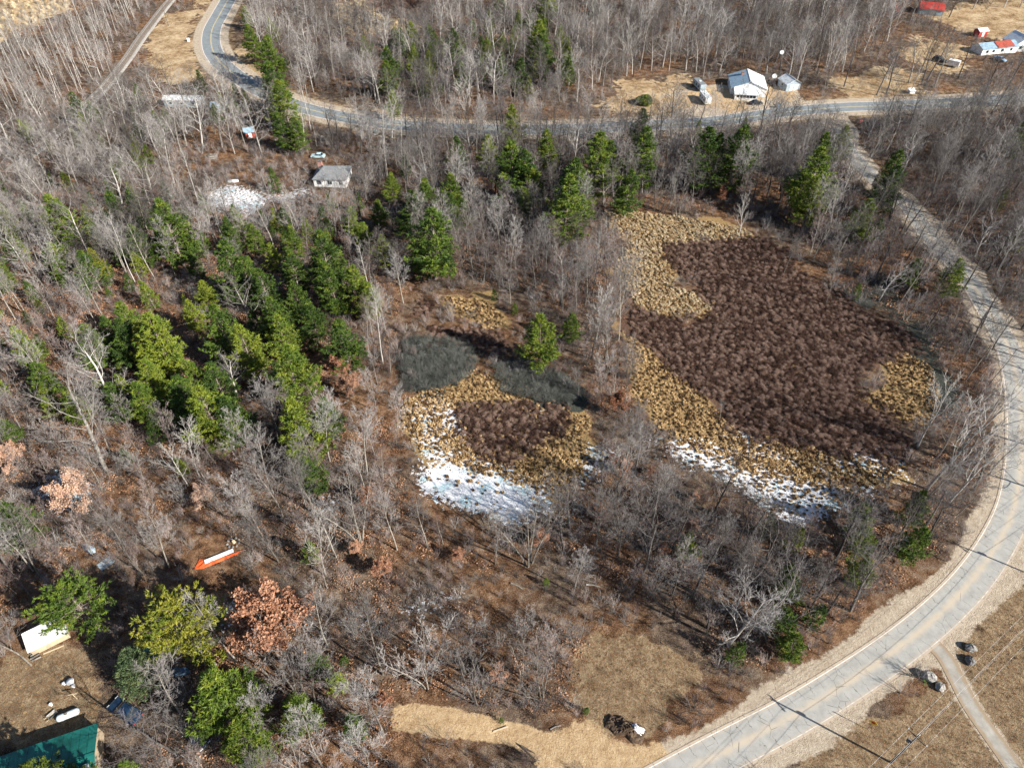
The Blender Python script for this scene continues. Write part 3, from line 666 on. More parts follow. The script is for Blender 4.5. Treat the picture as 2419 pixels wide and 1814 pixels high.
# ------------------------------------------------------------------ where trees stand
# (kind, crown centre x, y, crown width) read off the photograph, turned into a spot on the ground and a size in metres
PINES = [(148,522,80),(280,498,58),(402,542,92),(288,589,45),(335,577,60),(213,632,60),(138,636,45),(449,577,45),(12,518,50),(51,593,28),(8,652,45),(300,755,60),
 (213,810,70),(307,806,78),(378,815,105),(272,948,62),(355,905,80),(335,950,80),(445,956,90),(102,893,60),(177,952,60),(20,1015,45),
 (545,638,90),(584,658,70),(623,681,70),(698,705,58),(769,610,85),(785,677,78),(844,681,72),(875,709,55),(740,752,66),(812,811,85),(529,780,90),(651,752,75),(663,796,75),
 (580,827,85),(686,882,110),(521,914,80),(474,910,80),(485,697,45),(458,744,50),(694,634,60),(497,985,110),(548,989,90),(722,1009,112),(773,985,70),(738,1115,70),
 (535,1648,150),(705,1684,95),(586,1750,105),(752,1568,55),(792,1605,50),(36,1232,85),(836,1713,60),(300,1830,60),
 (1274,799,88),(1353,770,45),(959,392,32),(924,439,42),(1014,470,62),(1065,463,62),(1089,502,50),(1018,545,122),(975,502,72),(1058,502,60),(1077,364,50),(1156,364,52),
 (1215,297,55),(1215,380,118),(1239,415,80),(1298,356,58),(1302,404,26),(1262,447,60),(1235,486,50),(1333,486,102),(1353,447,90),(1366,449,70),(1409,382,92),(1433,386,62),
 (1480,453,66),(1511,371,88),(1519,300,52),(1665,359,92),(1697,375,70),(1740,363,92),(1760,302,28),(1650,306,22),
 (1923,409,102),(1919,470,70),(1937,362,60),(1991,336,46),(2104,405,60),(2093,445,70),(2035,513,62),(2075,546,36),(2360,474,28),
 (1183,7,35),(1261,47,28),(1292,14,46),(1266,104,62),(1278,123,56),(1226,175,45),(1013,90,36),(975,85,36),(934,85,24),(1068,104,42),(1077,137,36),(1136,113,30),(1160,99,26),
 (919,156,50),(914,184,46),(999,212,26),(928,245,36),(1209,109,20),(1401,14,30),(640,141,62),(597,98,46),(582,40,26),(644,72,30),(651,202,62),(673,246,66),(669,307,50),(702,315,46),
 (463,213,20),(181,253,42),(195,289,26),(217,260,26),(372,286,32),(510,268,26),(2158,640,46),(2255,654,58),(2032,1221,55),(2036,1276,60),(2032,1343,64),(2166,1197,60),
 (2166,1280,70),(1863,1359,55),(1820,1236,45),(1879,1268,48),(1625,1284,46),(1865,1388,60),(1850,1467,70),(1872,1521,60),(1930,1449,50),(1742,1540,45),(2410,560,40),(2405,330,50),(860,560,45),(905,590,50),
 (560,520,40),(600,560,45),(640,600,40),(830,520,42),(895,500,40)]
YELLOW = [(158,612,30),(378,815,60),(280,498,40),(919,190,36),(1013,95,24),(225,625,50),(350,812,80),(100,1835,120),(215,1845,90)]
SMALLG = [(1216,727,22),(1169,694,22),(2028,683,28),(295,1074,36),(811,1558,30),(1385,1675,20),(1185,1700,16),(1291,1370,22),(1650,1300,24)]
BROAD = [(181,1416,215,0),(427,1467,250,1)]
RUSSET = [(633,1503,215,0),(905,1348,58,0),(1082,1315,38,0),(1415,1225,34,0),(1281,1268,50,0),(1538,1114,30,0),(1483,1106,42,0),(1443,1095,40,0),(1412,1205,36,0),(1644,1170,28,0),
 (1451,954,60,0),(805,866,62,0),(828,910,60,1),(868,618,36,1),(1707,462,34,0),(174,1164,115,1),(22,1088,78,1),(474,1182,58,1),(750,894,44,1),(840,1300,40,0),(1180,1600,60,0),(905,1660,50,0),(1640,1240,40,0),(1560,1300,40,0),(1950,1330,50,0),(860,1170,50,0)]
# (kind, foot x, y, top x, y) for trees that stand out
SOLO = [('birch_tree',770,1362,730,1240),('pale_oak',272,972,240,826),('pale_oak',252,1112,150,905),('birch_tree',445,1148,400,1060),('birch_tree',473,1128,415,1015),
 ('birch_tree',1407,810,1430,690),('aspen_tree',1365,942,1362,880),('birch_tree',2190,1155,2345,905),('birch_tree',2240,1190,2340,1030),('birch_tree',2165,1060,2260,890),
 ('clump_tree',852,1283,824,1125),('bare_tree',905,1595,880,1450),('bare_tree',908,1738,895,1600),('aspen_tree',720,300,690,160),('aspen_tree',735,310,735,150),('aspen_tree',748,345,760,160),
 ('birch_tree',1102,312,1090,200),('bare_tree',1310,305,1320,170),('bare_tree',1248,312,1250,230),('oak_tree',1580,320,1590,200),('oak_tree',1650,300,1660,220),('bare_tree',1728,300,1760,190),
 ('oak_tree',1790,320,1830,190),('oak_tree',1860,325,1900,230),('oak_tree',2070,225,2110,110),('oak_tree',2095,220,2150,110),('oak_tree',2190,190,2230,80),('oak_tree',2310,250,2400,130),('bare_tree',2320,300,2400,160),
 ('oak_tree',2317,775,2400,660),('oak_tree',2345,825,2430,740),('oak_tree',2200,640,2290,540),('oak_tree',2270,690,2350,590),('oak_tree',2280,1090,2400,1000),('oak_tree',2300,1160,2440,1060),
 ('oak_tree',2025,600,2080,500),('oak_tree',2130,560,2200,440),('oak_tree',2210,560,2300,470),('birch_tree',1745,560,1770,470),('bare_tree',1950,720,1970,610),('birch_tree',555,365,520,250),
 ('pale_oak',480,350,470,230),('pale_oak',525,350,505,240),('pale_oak',620,370,570,260),('bare_tree',430,365,390,240),('bare_tree',580,345,545,240),('pale_oak',410,430,350,300),('bare_tree',455,505,400,380),
 ('pale_oak',720,345,712,260),('oak_tree',850,520,830,400),('oak_tree',865,480,860,390),('bare_tree',650,760,600,690),('pale_oak',600,780,520,670),('pale_oak',560,935,440,850),('bare_tree',560,665,540,560),
 ('oak_tree',1965,1350,2060,1210),('oak_tree',1990,1260,2070,1180),('oak_tree',1840,1340,1900,1230),('oak_tree',1740,1330,1760,1200),('oak_tree',1680,1230,1690,1110),('bare_tree',1570,1220,1575,1110),
 ('clump_tree',1470,1275,1465,1150),('clump_tree',1250,1330,1230,1160),('bare_tree',1355,1400,1350,1290),('oak_tree',1730,1460,1740,1330),('oak_tree',1810,1500,1820,1370),('oak_tree',1640,1400,1640,1290),
 ('pale_oak',1720,1525,1740,1400),('bare_tree',1170,1330,1160,1200),('bare_tree',1010,1290,1000,1170),('birch_tree',860,1150,870,1060),('bare_tree',890,970,880,860),('aspen_tree',893,910,880,830),
 ('bare_tree',870,840,868,740),('clump_tree',1075,338,1060,300),('bare_tree',1116,530,1110,400),('bare_tree',1210,610,1215,510),('bare_tree',1270,615,1275,520),('bare_tree',1390,620,1400,560),('clump_tree',1560,500,1560,400),
 ('clump_tree',1600,510,1600,420),('bare_tree',1290,650,1300,560),('bare_tree',1180,710,1180,610),('bare_tree',1205,720,1210,640),('bare_tree',1330,740,1330,660),('clump_tree',1270,760,1270,690),
 ('clump_tree',1130,1660,1120,1540),('clump_tree',1280,1650,1270,1530),('clump_tree',1010,1620,990,1500),('oak_tree',1100,1590,1060,1500),('bare_tree',430,1690,340,1560),('oak_tree',415,1780,400,1690),
 ('bare_tree',560,1560,530,1430),('clump_tree',700,1640,680,1500),('bare_tree',660,1330,610,1200),('bare_tree',400,1340,340,1210),('bare_tree',340,1360,260,1230),('bare_tree',80,1350,0,1220),
 ('bare_tree',75,1572,-20,1440),('bare_tree',2190,1180,2250,1090),('bare_tree',1700,990,1700,960),('oak_tree',1500,1110,1490,1000),('clump_tree',2000,640,2010,560),('bare_tree',1850,650,1860,560),
 ('aspen_tree',1660,190,1680,70),('aspen_tree',1580,170,1590,50),('birch_tree',1480,180,1490,60),('birch_tree',1950,170,1970,60),('oak_tree',1830,150,1870,30),('aspen_tree',1090,235,1085,150)]
FOREST = [ # polygon, spacing, kinds
 ([(-60,560),(450,540),(860,520),(880,700),(720,900),(450,1000),(100,1000),(-60,900)], 9.5, ['young_pine']*4+['pine_tree']),
 ([(-60,420),(400,460),(860,430),(860,520),(-60,560)], 13, ['young_pine']*3),
 ([(850,120),(1350,60),(1350,230),(900,240)], 9, ['young_pine']+['pine_tree']),
 ([(-80,110),(120,90),(200,60),(330,-10),(400,-40),(290,90),(262,150),(295,230),(100,300),(-80,330)], 5.4, ['aspen_tree']*9+['bare_tree']),
 ([(-80,330),(300,240),(430,225),(560,190),(640,240),(700,300),(640,330),(470,330),(380,420),(480,560),(300,700),(-80,780)], 4.5, ['bare_tree']*5+['young_tree']*2+['pale_oak']+['young_pine']*2),
 ([(450,480),(700,520),(860,470),(870,640),(700,600),(500,620),(300,720),(250,600)], 4.3, ['bare_tree']*4+['aspen_tree']+['young_tree']*2+['young_pine']*2),
 ([(720,340),(950,320),(960,450),(860,480),(840,440),(830,380)], 4.6, ['bare_tree']*4+['young_tree']*2+['aspen_tree']),
 ([(-80,780),(250,720),(330,980),(600,1040),(800,930),(830,1040),(950,940),(955,1490),(850,1480),(720,1330),(560,1240),(300,1200),(-80,1320)], 5.2, ['bare_tree']*4+['young_tree']*5+['clump_tree']*2+['young_pine']),
 ([(820,640),(950,600),(960,930),(880,900)], 4.6, ['bare_tree']*2+['young_tree']*2+['aspen_tree']),
 ([(955,560),(1040,560),(1250,520),(1420,560),(1480,640),(1490,760),(1440,880),(1380,840),(1310,730),(1180,680),(980,640)], 3.7, ['young_tree']*6+['bare_tree']*2),
 ([(1380,820),(1500,840),(1520,960),(1460,1000),(1400,980)], 5, ['young_tree']*2+['clump_tree']),
 ([(960,330),(1960,320),(2000,440),(1900,500),(1700,490),(1400,490),(1240,510),(960,500)], 4.3, ['young_tree']*5+['bare_tree']*3),
 ([(1400,1130),(1480,1070),(1560,1180),(1700,1260),(1880,1290),(2080,1250),(2150,1160),(2320,1140),(2200,1310),(2060,1420),(1930,1500),(1800,1560),(1690,1540),(1620,1430),(1450,1400),(1350,1300),(1180,1280),(1150,1340),(960,1300),(960,1250),(1150,1310),(1330,1270)], 4.1, ['bare_tree']*4+['oak_tree']*5+['young_tree']*2+['clump_tree']),
 ([(595,-130),(780,-130),(860,40),(1000,50),(1060,-130),(2120,-130),(2150,20),(2080,130),(1960,195),(1720,185),(1560,165),(1420,215),(1300,270),(1200,285),(900,262),(720,215),(640,160),(590,60)], 5.4, ['bare_tree']*10+['young_tree']*4+['aspen_tree']+['oak_tree']*2),
 ([(2000,322),(2060,318),(2419,262),(2800,250),(2800,1200),(2440,1200),(2400,850),(2330,700),(2240,600),(2180,500),(2100,430)], 4.4, ['bare_tree']*5+['oak_tree']*2+['young_tree']),
 ([(1820,480),(1960,380),(1990,360),(2040,430),(2150,540),(2290,720),(2370,860),(2400,1000),(2360,1140),(2150,1110),(2220,980),(2200,850),(2140,760),(2020,700),(1900,600)], 5.4, ['bare_tree']*3+['oak_tree']+['young_tree']*3+['clump_tree']),
 ([(450,1560),(620,1420),(820,1460),(950,1500),(950,1680),(930,1900),(400,1900),(330,1800),(440,1700)], 5.4, ['bare_tree']*3+['pale_oak']+['clump_tree']*2+['young_tree']*2),
 ([(960,1480),(1080,1440),(1370,1480),(1400,1620),(1250,1680),(960,1650)], 6.0, ['clump_tree']*2+['young_tree']*2),
 ([(2080,-100),(2700,-100),(2600,0),(2300,30),(2180,90),(2090,60)], 7, ['bare_tree']*3+['oak_tree']),
 ([(1930,190),(2130,160),(2290,190),(2419,180),(2419,220),(1960,240)], 9, ['bare_tree']*2+['oak_tree']),
 ([(-80,1320),(250,1230),(320,1300),(-80,1500)], 6, ['bare_tree']*2+['young_tree']*2),
]
CLEAR = []   # (x, y, radius) kept free round buildings and vehicles
def keep(px, py, r): x, y = at(px, py); CLEAR.append((x, y, r))
for a in ((1770,225,13),(1860,205,6),(1660,232,6),(2345,125,14),(2290,150,6),(2220,148,6),(750,372,5),(785,420,9),(800,450,8),(120,1505,5),(165,1650,8),(300,1680,7),(100,1800,9),(520,1322,6),(300,1700,5),
          (357,1550,3),(500,1575,4),(440,245,9),(595,325,4),(2235,1560,6),(1480,1720,7),(520,1380,6),(560,480,4),(2190,25,6),(100,1600,8),(520,330,4),(640,350,4),(2060,218,4)): keep(*a)

TREES = []   # kind, variant, x, y, scale, rz, name
def spot_from_crown(px, py, wpx, h_over_w, zc=.58):
    h = 12.0
    for _ in range(6):
        x, y = at(px, py, h*zc); f = proj(x, y, h*zc)[2]; wm = wpx*f/FPX; h = wm*h_over_w
    return x, y, wm, h
placed = []
def put(kind, x, y, h, var=None, wide=None):
    pr = PROTO[kind]; v = rnd.randrange(len(pr)) if var is None else var
    TREES.append([kind, v, x, y, h/pr[v]['h'], rnd.uniform(0, 6.28), wide]); placed.append((x, y))
for i, (px, py, wd) in enumerate(PINES):
    x, y, wm, h = spot_from_crown(px, py, wd*1.26, 1.55)
    hh = min(max(h, 4.5), 20); put('pine_tree' if hh > 7 else 'young_pine', x, y, hh, None, (wm/2)/(4.2*hh/16) if hh > 7 else None)
for px, py, wd in YELLOW: x, y, wm, h = spot_from_crown(px, py, wd, 1.9); put('yellow_pine', x, y, min(h, 16))
for px, py, wd in SMALLG: x, y, wm, h = spot_from_crown(px, py, wd, 1.5); put('young_pine', x, y, h)
for px, py, wd, v in BROAD: x, y, wm, h = spot_from_crown(px, py, wd, 1.1, .7); put('broad_pine', x, y, h, v)
x, y, wm, h = spot_from_crown(318, 1576, 118, 1.5, .5); put('cedar_tree', x, y, h)
for px, py, wd, v in RUSSET: x, y, wm, h = spot_from_crown(px, py, wd, 1.05, .6); put('russet_oak', x, y, h, 2 if v else rnd.randrange(2))
for kd, bx, by, tx, ty in SOLO:
    x, y = at(bx, by); put(kd, x, y, min(26, max(5, height_of((bx, by), (tx, ty)))))
n_solo = len(TREES)
occ = {}
def occ_add(x, y): occ.setdefault((int(x//4), int(y//4)), []).append((x, y))
for x, y in placed: occ_add(x, y)
def near_occ(x, y, r):
    i, j = int(x//4), int(y//4)
    return any((x-a)**2+(y-b)**2 < r*r for di in (-1, 0, 1) for dj in (-1, 0, 1) for a, b in occ.get((i+di, j+dj), ()))
FORESTW = []
for poly, spc, kinds in FOREST:
    wp = wpoly(poly); FORESTW.append((wp, kinds)); q = scatter(wp, spc)
    ok = in_view(q, 200, 10) & (gridval(q, d_near) > 4.0) & (gridval(q, d_far) > 8.0) & (gridval(q, d_rail) > 5) & (gridval(q, d_drive) > 4) & (gridval(q, zt) < .5) & (gridval(q, zb) < .3) & (gridval(q, zn) < .7)
    for x, y in q[ok]:
        if near_occ(x, y, 2.3) or any((x-a)**2+(y-b)**2 < r*r for a, b, r in CLEAR): continue
        k_ = rnd.choice(kinds); hh = {'aspen_tree': rnd.uniform(15, 20), 'bare_tree': rnd.uniform(11, 18), 'young_tree': rnd.uniform(7, 12), 'oak_tree': rnd.uniform(10, 15), 'pale_oak': rnd.uniform(11, 15),
                                     'clump_tree': rnd.uniform(6, 10), 'young_pine': rnd.uniform(3, 8), 'pine_tree': rnd.uniform(8, 13)}[k_]
        put(k_, x, y, hh); occ_add(x, y)

# landmarks a tree can be described by
LM = [(750,370,'the pale blue car'),(785,425,'the grey hip-roofed house'),(595,325,'the small red shed'),(440,245,'the long blue-white mobile home'),(560,480,'the snow among the left woods'),
 (340,80,'the railway track'),(500,110,'the highway bend at top left'),(1760,225,'the white house with a porch'),(1860,205,'the blue-grey garage'),(1660,232,'the grey campers'),(1518,235,'the lone round bush by the highway'),
 (2345,120,'the red-roofed long house'),(2225,150,'the white trailer'),(2190,28,'the red barn'),(2030,293,'the road junction'),(2130,540,'the upper side road'),(2330,720,'the side road bend at right'),(2380,1150,'the right edge of the side road'),
 (1274,790,'the lone dark green pine in the middle clearing'),(1430,520,'the pale grass by the marsh'),(1750,640,'the maroon bog'),(1650,880,'the lower maroon bog'),(2080,930,'the right end of the marsh'),(1200,1180,'the sheet of ice'),
 (1800,1130,'the snowy hummocks'),(1060,860,'the grey brush thicket'),(1240,910,'the dark round thicket'),(1410,750,'the white birch in the middle'),(1200,1000,'the small maroon patch'),(770,1320,'the white forked tree'),
 (520,1320,'the orange tarp'),(120,1500,'the small white roof'),(300,1680,'the dark blue car'),(165,1680,'the propane tank'),(80,1790,'the green roof'),(181,1416,'the large broad pine at lower left'),(427,1467,'the largest yellow-green pine'),
 (318,1576,'the dark cedar'),(633,1503,'the big russet oak'),(170,1170,'the snow patch at left'),(250,900,'the old white oak'),(380,815,'the tall bright pine'),(560,780,'the left pine grove'),(722,1009,'the round pine below the grove'),
 (820,660,'the pines by the left clearing'),(1018,545,'the big pine at upper left of the parcel'),(1215,380,'the tallest pine near the highway'),(1333,470,'the pine group above the marsh'),(1511,371,'the dark layered pine'),(1700,370,'the twin pines above the bog'),
 (1923,420,'the pine by the side road top'),(2104,425,'the slim pine across the side road'),(1050,1420,'the small snow patch in the brush'),(1480,1720,'the woodchip pile'),(1500,1600,'the dry grass field'),(1150,1730,'the sand track'),(1870,1460,'the green pines near the road curve'),
 (2166,1250,'the green saplings by the curve'),(2190,1100,'the big white birch at right'),(1470,1200,'the shadowed hollow'),(1000,120,'the row of pines beyond the highway'),(1270,110,'the tall pine in the far wood'),(1800,80,'the far dark woods'),(300,1290,'the grey scrap trailers'),
 (640,150,'the pines inside the highway bend'),(740,200,'the white aspens by the highway'),(880,20,'the reed marsh at the top'),(100,100,'the straw field at top left'),(2330,40,'the straw field at top right'),(2400,400,'the right border of the picture'),(10,700,'the left border of the picture'),(1530,200,'the sandy yard edge'),
 (230,400,'the grey woods below the railway'),(120,620,'the yellow sapling at left'),(20,1000,'the shaded gap at far left'),(600,1150,'the violet thicket'),(660,1720,'the brush at bottom left'),(1150,1580,'the grey thicket above the sand track')]
ADJ = {'pine_tree': 'green white pine', 'yellow_pine': 'yellow-green pine', 'young_pine': 'small young pine', 'broad_pine': 'wide crowned pine', 'cedar_tree': 'dark pointed cedar', 'russet_oak': 'oak with russet dead leaves',
       'bare_tree': 'leafless grey tree', 'young_tree': 'slim leafless sapling', 'oak_tree': 'dark leafless oak', 'pale_oak': 'pale barked leafless oak', 'aspen_tree': 'white stemmed leafless aspen', 'birch_tree': 'bright white leafless birch', 'clump_tree': 'many stemmed leafless tree'}
CAP = {'bare_tree': 270, 'young_tree': 150, 'oak_tree': 120, 'pale_oak': 60, 'aspen_tree': 150, 'birch_tree': 60, 'clump_tree': 90, 'pine_tree': 280, 'young_pine': 150, 'russet_oak': 60, 'yellow_pine': 20, 'broad_pine': 5, 'cedar_tree': 5}
GROUPS = {'pine_tree': 'white pines standing in the woods', 'young_pine': 'young pines in the undergrowth', 'yellow_pine': 'yellow-green pines', 'russet_oak': 'oaks keeping their dead leaves', 'bare_tree': 'leafless grey trees of the woods',
          'young_tree': 'leafless saplings of the woods', 'oak_tree': 'dark leafless oaks', 'pale_oak': 'pale barked oaks', 'aspen_tree': 'leafless aspens', 'birch_tree': 'white birches', 'clump_tree': 'many stemmed leafless trees', 'broad_pine': 'wide pines beside the yard'}
ORD = ['nearest', 'second nearest', 'third nearest', 'fourth nearest', 'fifth nearest', 'sixth nearest', 'seventh nearest', 'eighth nearest', 'ninth nearest', 'tenth nearest', 'eleventh nearest', 'twelfth nearest']+[w+' nearest' for w in 'thirteenth fourteenth fifteenth sixteenth seventeenth eighteenth nineteenth twentieth'.split()]
rest = {}; chosen = []
for kd in PROTO:
    rows = []
    for i, tr in enumerate(TREES):
        if tr[0] != kd: continue
        h = tr[4]*PROTO[kd][tr[1]]['h']; u, v, f = proj(tr[2], tr[3], h*.6)
        vis = -20 < u < 2439 and -10 < v < 1850 and f > 1
        rows.append((int(vis), (h/f)*(3.0 if i < n_solo else 1.0), i, u, v))
    rows.sort(key=lambda r: (-r[0], -r[1]))
    for r in rows[:CAP[kd]]:
        if r[0]: chosen.append((r[2], r[3], r[4]))
        else: rest.setdefault(kd, []).append(r[2])
    for r in rows[CAP[kd]:]: rest.setdefault(kd, []).append(r[2])
bins = {}
for i, u, v in chosen:
    L = sorted(LM, key=lambda q: (q[0]-u)**2+(q[1]-v)**2)[0]; dx, dy = u-L[0], v-L[1]; d = math.hypot(dx, dy)
    a = math.degrees(math.atan2(-dy, dx)) % 360
    where = ['right of', 'beyond and right of', 'beyond', 'beyond and left of', 'left of', 'in front and left of', 'in front of', 'in front and right of'][int(((a+22.5) % 360)//45)]
    bins.setdefault((TREES[i][0], L[2], where), []).append((d, i))
LABEL = {}
for (kd, lm, where), rows in bins.items():
    rows.sort(); nn = len(rows)
    for r, (d, i) in enumerate(rows):
        o_ = '' if nn == 1 else ORD[min(r, len(ORD)-1)]+' '
        LABEL[i] = ' '.join((o_+ADJ[kd]+' '+where+' '+lm).split())
        if len(LABEL[i].replace('-', ' ').split()) > 12: LABEL[i] = LABEL[i].replace('beyond and ', 'upper ').replace('in front and ', 'lower ').replace(' of ', ' of ').replace('leafless ', '').replace('with russet dead leaves', 'in russet leaf').replace('upper left of the parcel', 'upper left')
for i, u, v in chosen:
    kd, vv, x, y, s, rz, wide = TREES[i]; pr = PROTO[kd][vv]
    e = thing(kd, LABEL[i], 'tree', (x, y, gz(x, y)-.05), rz, GROUPS.get(kd))
    e.rotation_euler = (rnd.uniform(-.04, .04), rnd.uniform(-.04, .04), rz); wd = s if wide is None else s*min(1.5, max(.6, wide)); e.scale = (wd, wd, s)
    link('trunk', pr['trunk'], e)
    if kd in ('russet_oak',): link('branches', pr['crown'], e); link('crown', pr['leaf'], e)
    else: link('crown', pr['crown'], e)
def stuff_trees(name, label, kinds):
    metas = []; pts = []; sc = []; ro = []; pk = []
    for kd in kinds:
        ids = [i for i in rest.get(kd, []) if in_view(np.array([[TREES[i][2], TREES[i][3]]]), 170, 8)[0]]
        if not ids: continue
        base = len(metas); metas += [joined(kd+'_whole', p['parts'], p['mats']) for p in PROTO[kd]]
        for i in ids: _, vv, x, y, s, rz, _w = TREES[i]; pts.append((x, y, gz(x, y)-.05)); sc.append(s); ro.append(rz); pk.append(base+vv)
    if pts: stuff(name, label, 'woodland', metas, pts, sc, ro, pk)
    print(name, len(pts))
stuff_trees('bare_woodland', 'mass of smaller leafless trees filling the woods between the larger trees', ['bare_tree', 'young_tree', 'oak_tree', 'pale_oak', 'clump_tree'])
stuff_trees('aspen_woodland', 'mass of pale aspens in the far woods', ['aspen_tree', 'birch_tree'])
stuff_trees('pine_woodland', 'scattered young pines among the far woods', ['pine_tree', 'young_pine', 'yellow_pine'])
print('trees', len(TREES), 'things', len(chosen))

# ------------------------------------------------------------------ undergrowth, bog shrubs, hummocks, leaves
bog_m = [bogclump(400+i, 'bog_shrub', M['bog_twig']) for i in range(3)]
q = np.concatenate([scatter(p, .66, .5, -5) for p in BOG[:4]+BOG[5:]]); q = q[(gridval(q, zs) < .75) & (gridval(q, zb) > R.uniform(.05, .95, len(q)))]
hole = np.sin(q[:, 0]*.31)*np.cos(q[:, 1]*.27)+.6*np.sin(q[:, 0]*.13-q[:, 1]*.19)+R.normal(0, .3, len(q)); q = q[hole > -1.6]
stuff_here('bog_shrubs', 'dense knee high maroon bog shrubs covering the marsh', 'shrubs', bog_m, q, .32, .9)
q = scatter(BOG[4], 2.0); stuff_here('far_bog_shrubs', 'dark maroon shrubs in the reed marsh at the top edge', 'shrubs', bog_m, q, 1.3, 2.2)
tus = [tussock(410+i, 'tussock', M['straw_blade'], .55, .42) for i in range(3)]
q = np.concatenate([scatter(p, .64, .5) for p in TAN]+[scatter(p, .72, .5) for p, s in SNOW[1:4]])
keepq = (gridval(q, zb) < R.uniform(.3, .9, len(q))) | (R.uniform(0, 1, len(q)) < .14); keepq &= np.maximum(gridval(q, zt), gridval(q, zs)) > R.uniform(.2, .7, len(q))
q = q[keepq]; sn = gridval(q, zs); q = q[R.uniform(0, 1, len(q)) > np.clip(sn-.35, 0, 1)*.75]
q = q[~(np.array([poly_sd(q[:, 0], q[:, 1], SNOW[0][0])]).max(0) > -1) | (R.uniform(0, 1, len(q)) < .15)]
stuff_here('marsh_tussocks', 'straw coloured sedge tussocks dotted over the marsh and its snow', 'grass', tus, q, .28, .85)
pal = [tussock(420+i, 'pale_tussock', M['pale_blade'], .8, .5, 130) for i in range(2)]
q = scatter(TAN[0], .8, .5); q = q[(gridval(q, zb) < .4)]; stuff_here('pale_sedge', 'bleached bent sedge at the head of the marsh', 'grass', pal, q, .35, .85)
q = np.concatenate([scatter(STRAW[3], 2.2), scatter(STRAW[0], 4)]); q = q[in_view(q)]; stuff_here('reeds', 'bleached reeds of the marsh beyond the highway', 'grass', pal, q, 1.8, 2.8)
M['thicket_twig'] = varied('thicket_twig', [(.06,.065,.06), (.11,.12,.108), (.19,.20,.185)], .5, jitter=.4)
gb = [twigs(430+i, 16, 2.2, .9, .02, M['thicket_twig'], 'thicket_bush', 6) for i in range(2)]
q = np.concatenate([scatter(p, .8, .5) for p in GREYB[:2]]); stuff_here('grey_thicket', 'dark grey leafless buttonbush thickets standing in frozen pools', 'shrubs', gb, q, .6, 1.0)
ub = [twigs(440+i, 11, 2.6, .75, .022, M[('twig_brown', 'twig_grey', 'twig_dark')[i]], 'brush', 5) for i in range(3)]
Q = scatter([(-250, 20), (250, 20), (250, 240), (-250, 240)], 1.7); Q2 = scatter([(-250, 240), (250, 240), (250, 430), (-250, 430)], 2.6)
Q = np.concatenate([Q, Q2]); Q = Q[in_view(Q, 60, 1)]; Q = Q[(gridval(Q, zl) < .3) & (gridval(Q, zw) < .3)]
def open_ground(q, road=3.9, snow=.5): return (gridval(q, d_near) > road) & (gridval(q, d_far) > 6.5) & (gridval(q, d_rail) > 3.2) & (gridval(q, d_drive) > 2.2) & (gridval(q, zt) < .4) & (gridval(q, zb) < .4) & (gridval(q, zn) < .45) & (gridval(q, zs) < snow)
cl = np.ones(len(Q), bool)
for a, b_, r in CLEAR: cl &= (Q[:, 0]-a)**2+(Q[:, 1]-b_)**2 > (r*.8)**2
pat = np.sin(Q[:, 0]*.21+1)*np.sin(Q[:, 1]*.17+.5)+np.sin(Q[:, 0]*.07)*.5+R.normal(0, .5, len(Q))
Q = Q[open_ground(Q) & (gridval(Q, d_sandy) > 2.6) & cl & (pat > -.6)]
print('brush', len(Q)); stuff_here('undergrowth', 'twiggy leafless brush growing under the trees', 'brush', ub, Q, .5, 1.25)
lv = [leafpile(450+i, 'leaf_scatter') for i in range(2)]
q = np.concatenate([scatter(wp, 2.6) for wp, k_ in FORESTW]); q = q[in_view(q, 40, 0) & (q[:, 1] < 190)]; q = q[open_ground(q, 4.5, .6)]
stuff_here('fallen_leaves', 'russet fallen leaves lying thick on the forest floor', 'leaves', lv, q, .6, 1.3)
gr = [twigs(460+i, 14, .45, 1.1, .014, M['straw_blade'], 'dry_stalks', 2) for i in range(2)]
q = np.concatenate([scatter(LAWN[2], .7), scatter(LAWN[0], .75), scatter(LAWN[1], .75), scatter(LAWN[3], .9)]+[scatter(s_, 1.8) for s_ in STRAW[1:3]+STRAW[4:]]); q = q[in_view(q, 20, 0) & (gridval(q, d_near) > 5.2) & (gridval(q, d_drive) > 2.0)]
stuff_here('dry_grass', 'short dry grass and stalks on the open ground beside the road', 'grass', gr, q, .35, .9)

# ------------------------------------------------------------------ paint, metal, glass and other made surfaces
def paint(name, c, rough=.6, dirt=.25, scale=1.2, spec=.3, metal=0.0):
    d = tuple(v*(1-dirt) for v in c); l = tuple(min(.85, v*(1+dirt*.35)) for v in c)
    return varied(name, [d, c, l], scale, rough=rough, jitter=.1, spec=spec, metal=metal)
M['white_paint'] = paint('white_paint', (.72,.73,.74)); M['white_roof'] = paint('white_roof', (.62,.66,.70), .5, .35)
M['grey_roof'] = paint('grey_roof', (.17,.185,.20), .85, .35, 2.5); M['blue_roof'] = paint('blue_roof', (.25,.36,.46), .5, .3)
M['green_roof'] = paint('green_roof', (.012,.12,.105), .45, .5, .5); M['red_roof'] = paint('red_roof', (.34,.075,.05), .6, .35)
M['red_paint'] = paint('red_paint', (.45,.05,.04), .5, .3); M['blue_grey_wall'] = paint('blue_grey_wall', (.30,.38,.45), .6, .2)
M['brick_red'] = paint('brick_red', (.38,.19,.15), .9, .3, 6); M['tan_wall'] = paint('tan_wall', (.42,.34,.24), .8, .3)
M['dark_glass'] = paint('dark_glass', (.02,.028,.036), .08, .2, .5, .6); M['tyre'] = paint('tyre', (.022,.022,.024), .8)
M['chrome'] = paint('chrome', (.5,.52,.54), .3, .15, 2, .5, .7); M['car_navy'] = paint('car_navy', (.012,.03,.065), .2, .2, .8, .6)
M['car_pale_blue'] = paint('car_pale_blue', (.42,.58,.64), .3, .15, .8, .6); M['car_blue'] = paint('car_blue', (.22,.36,.52), .3, .2, .8, .6)
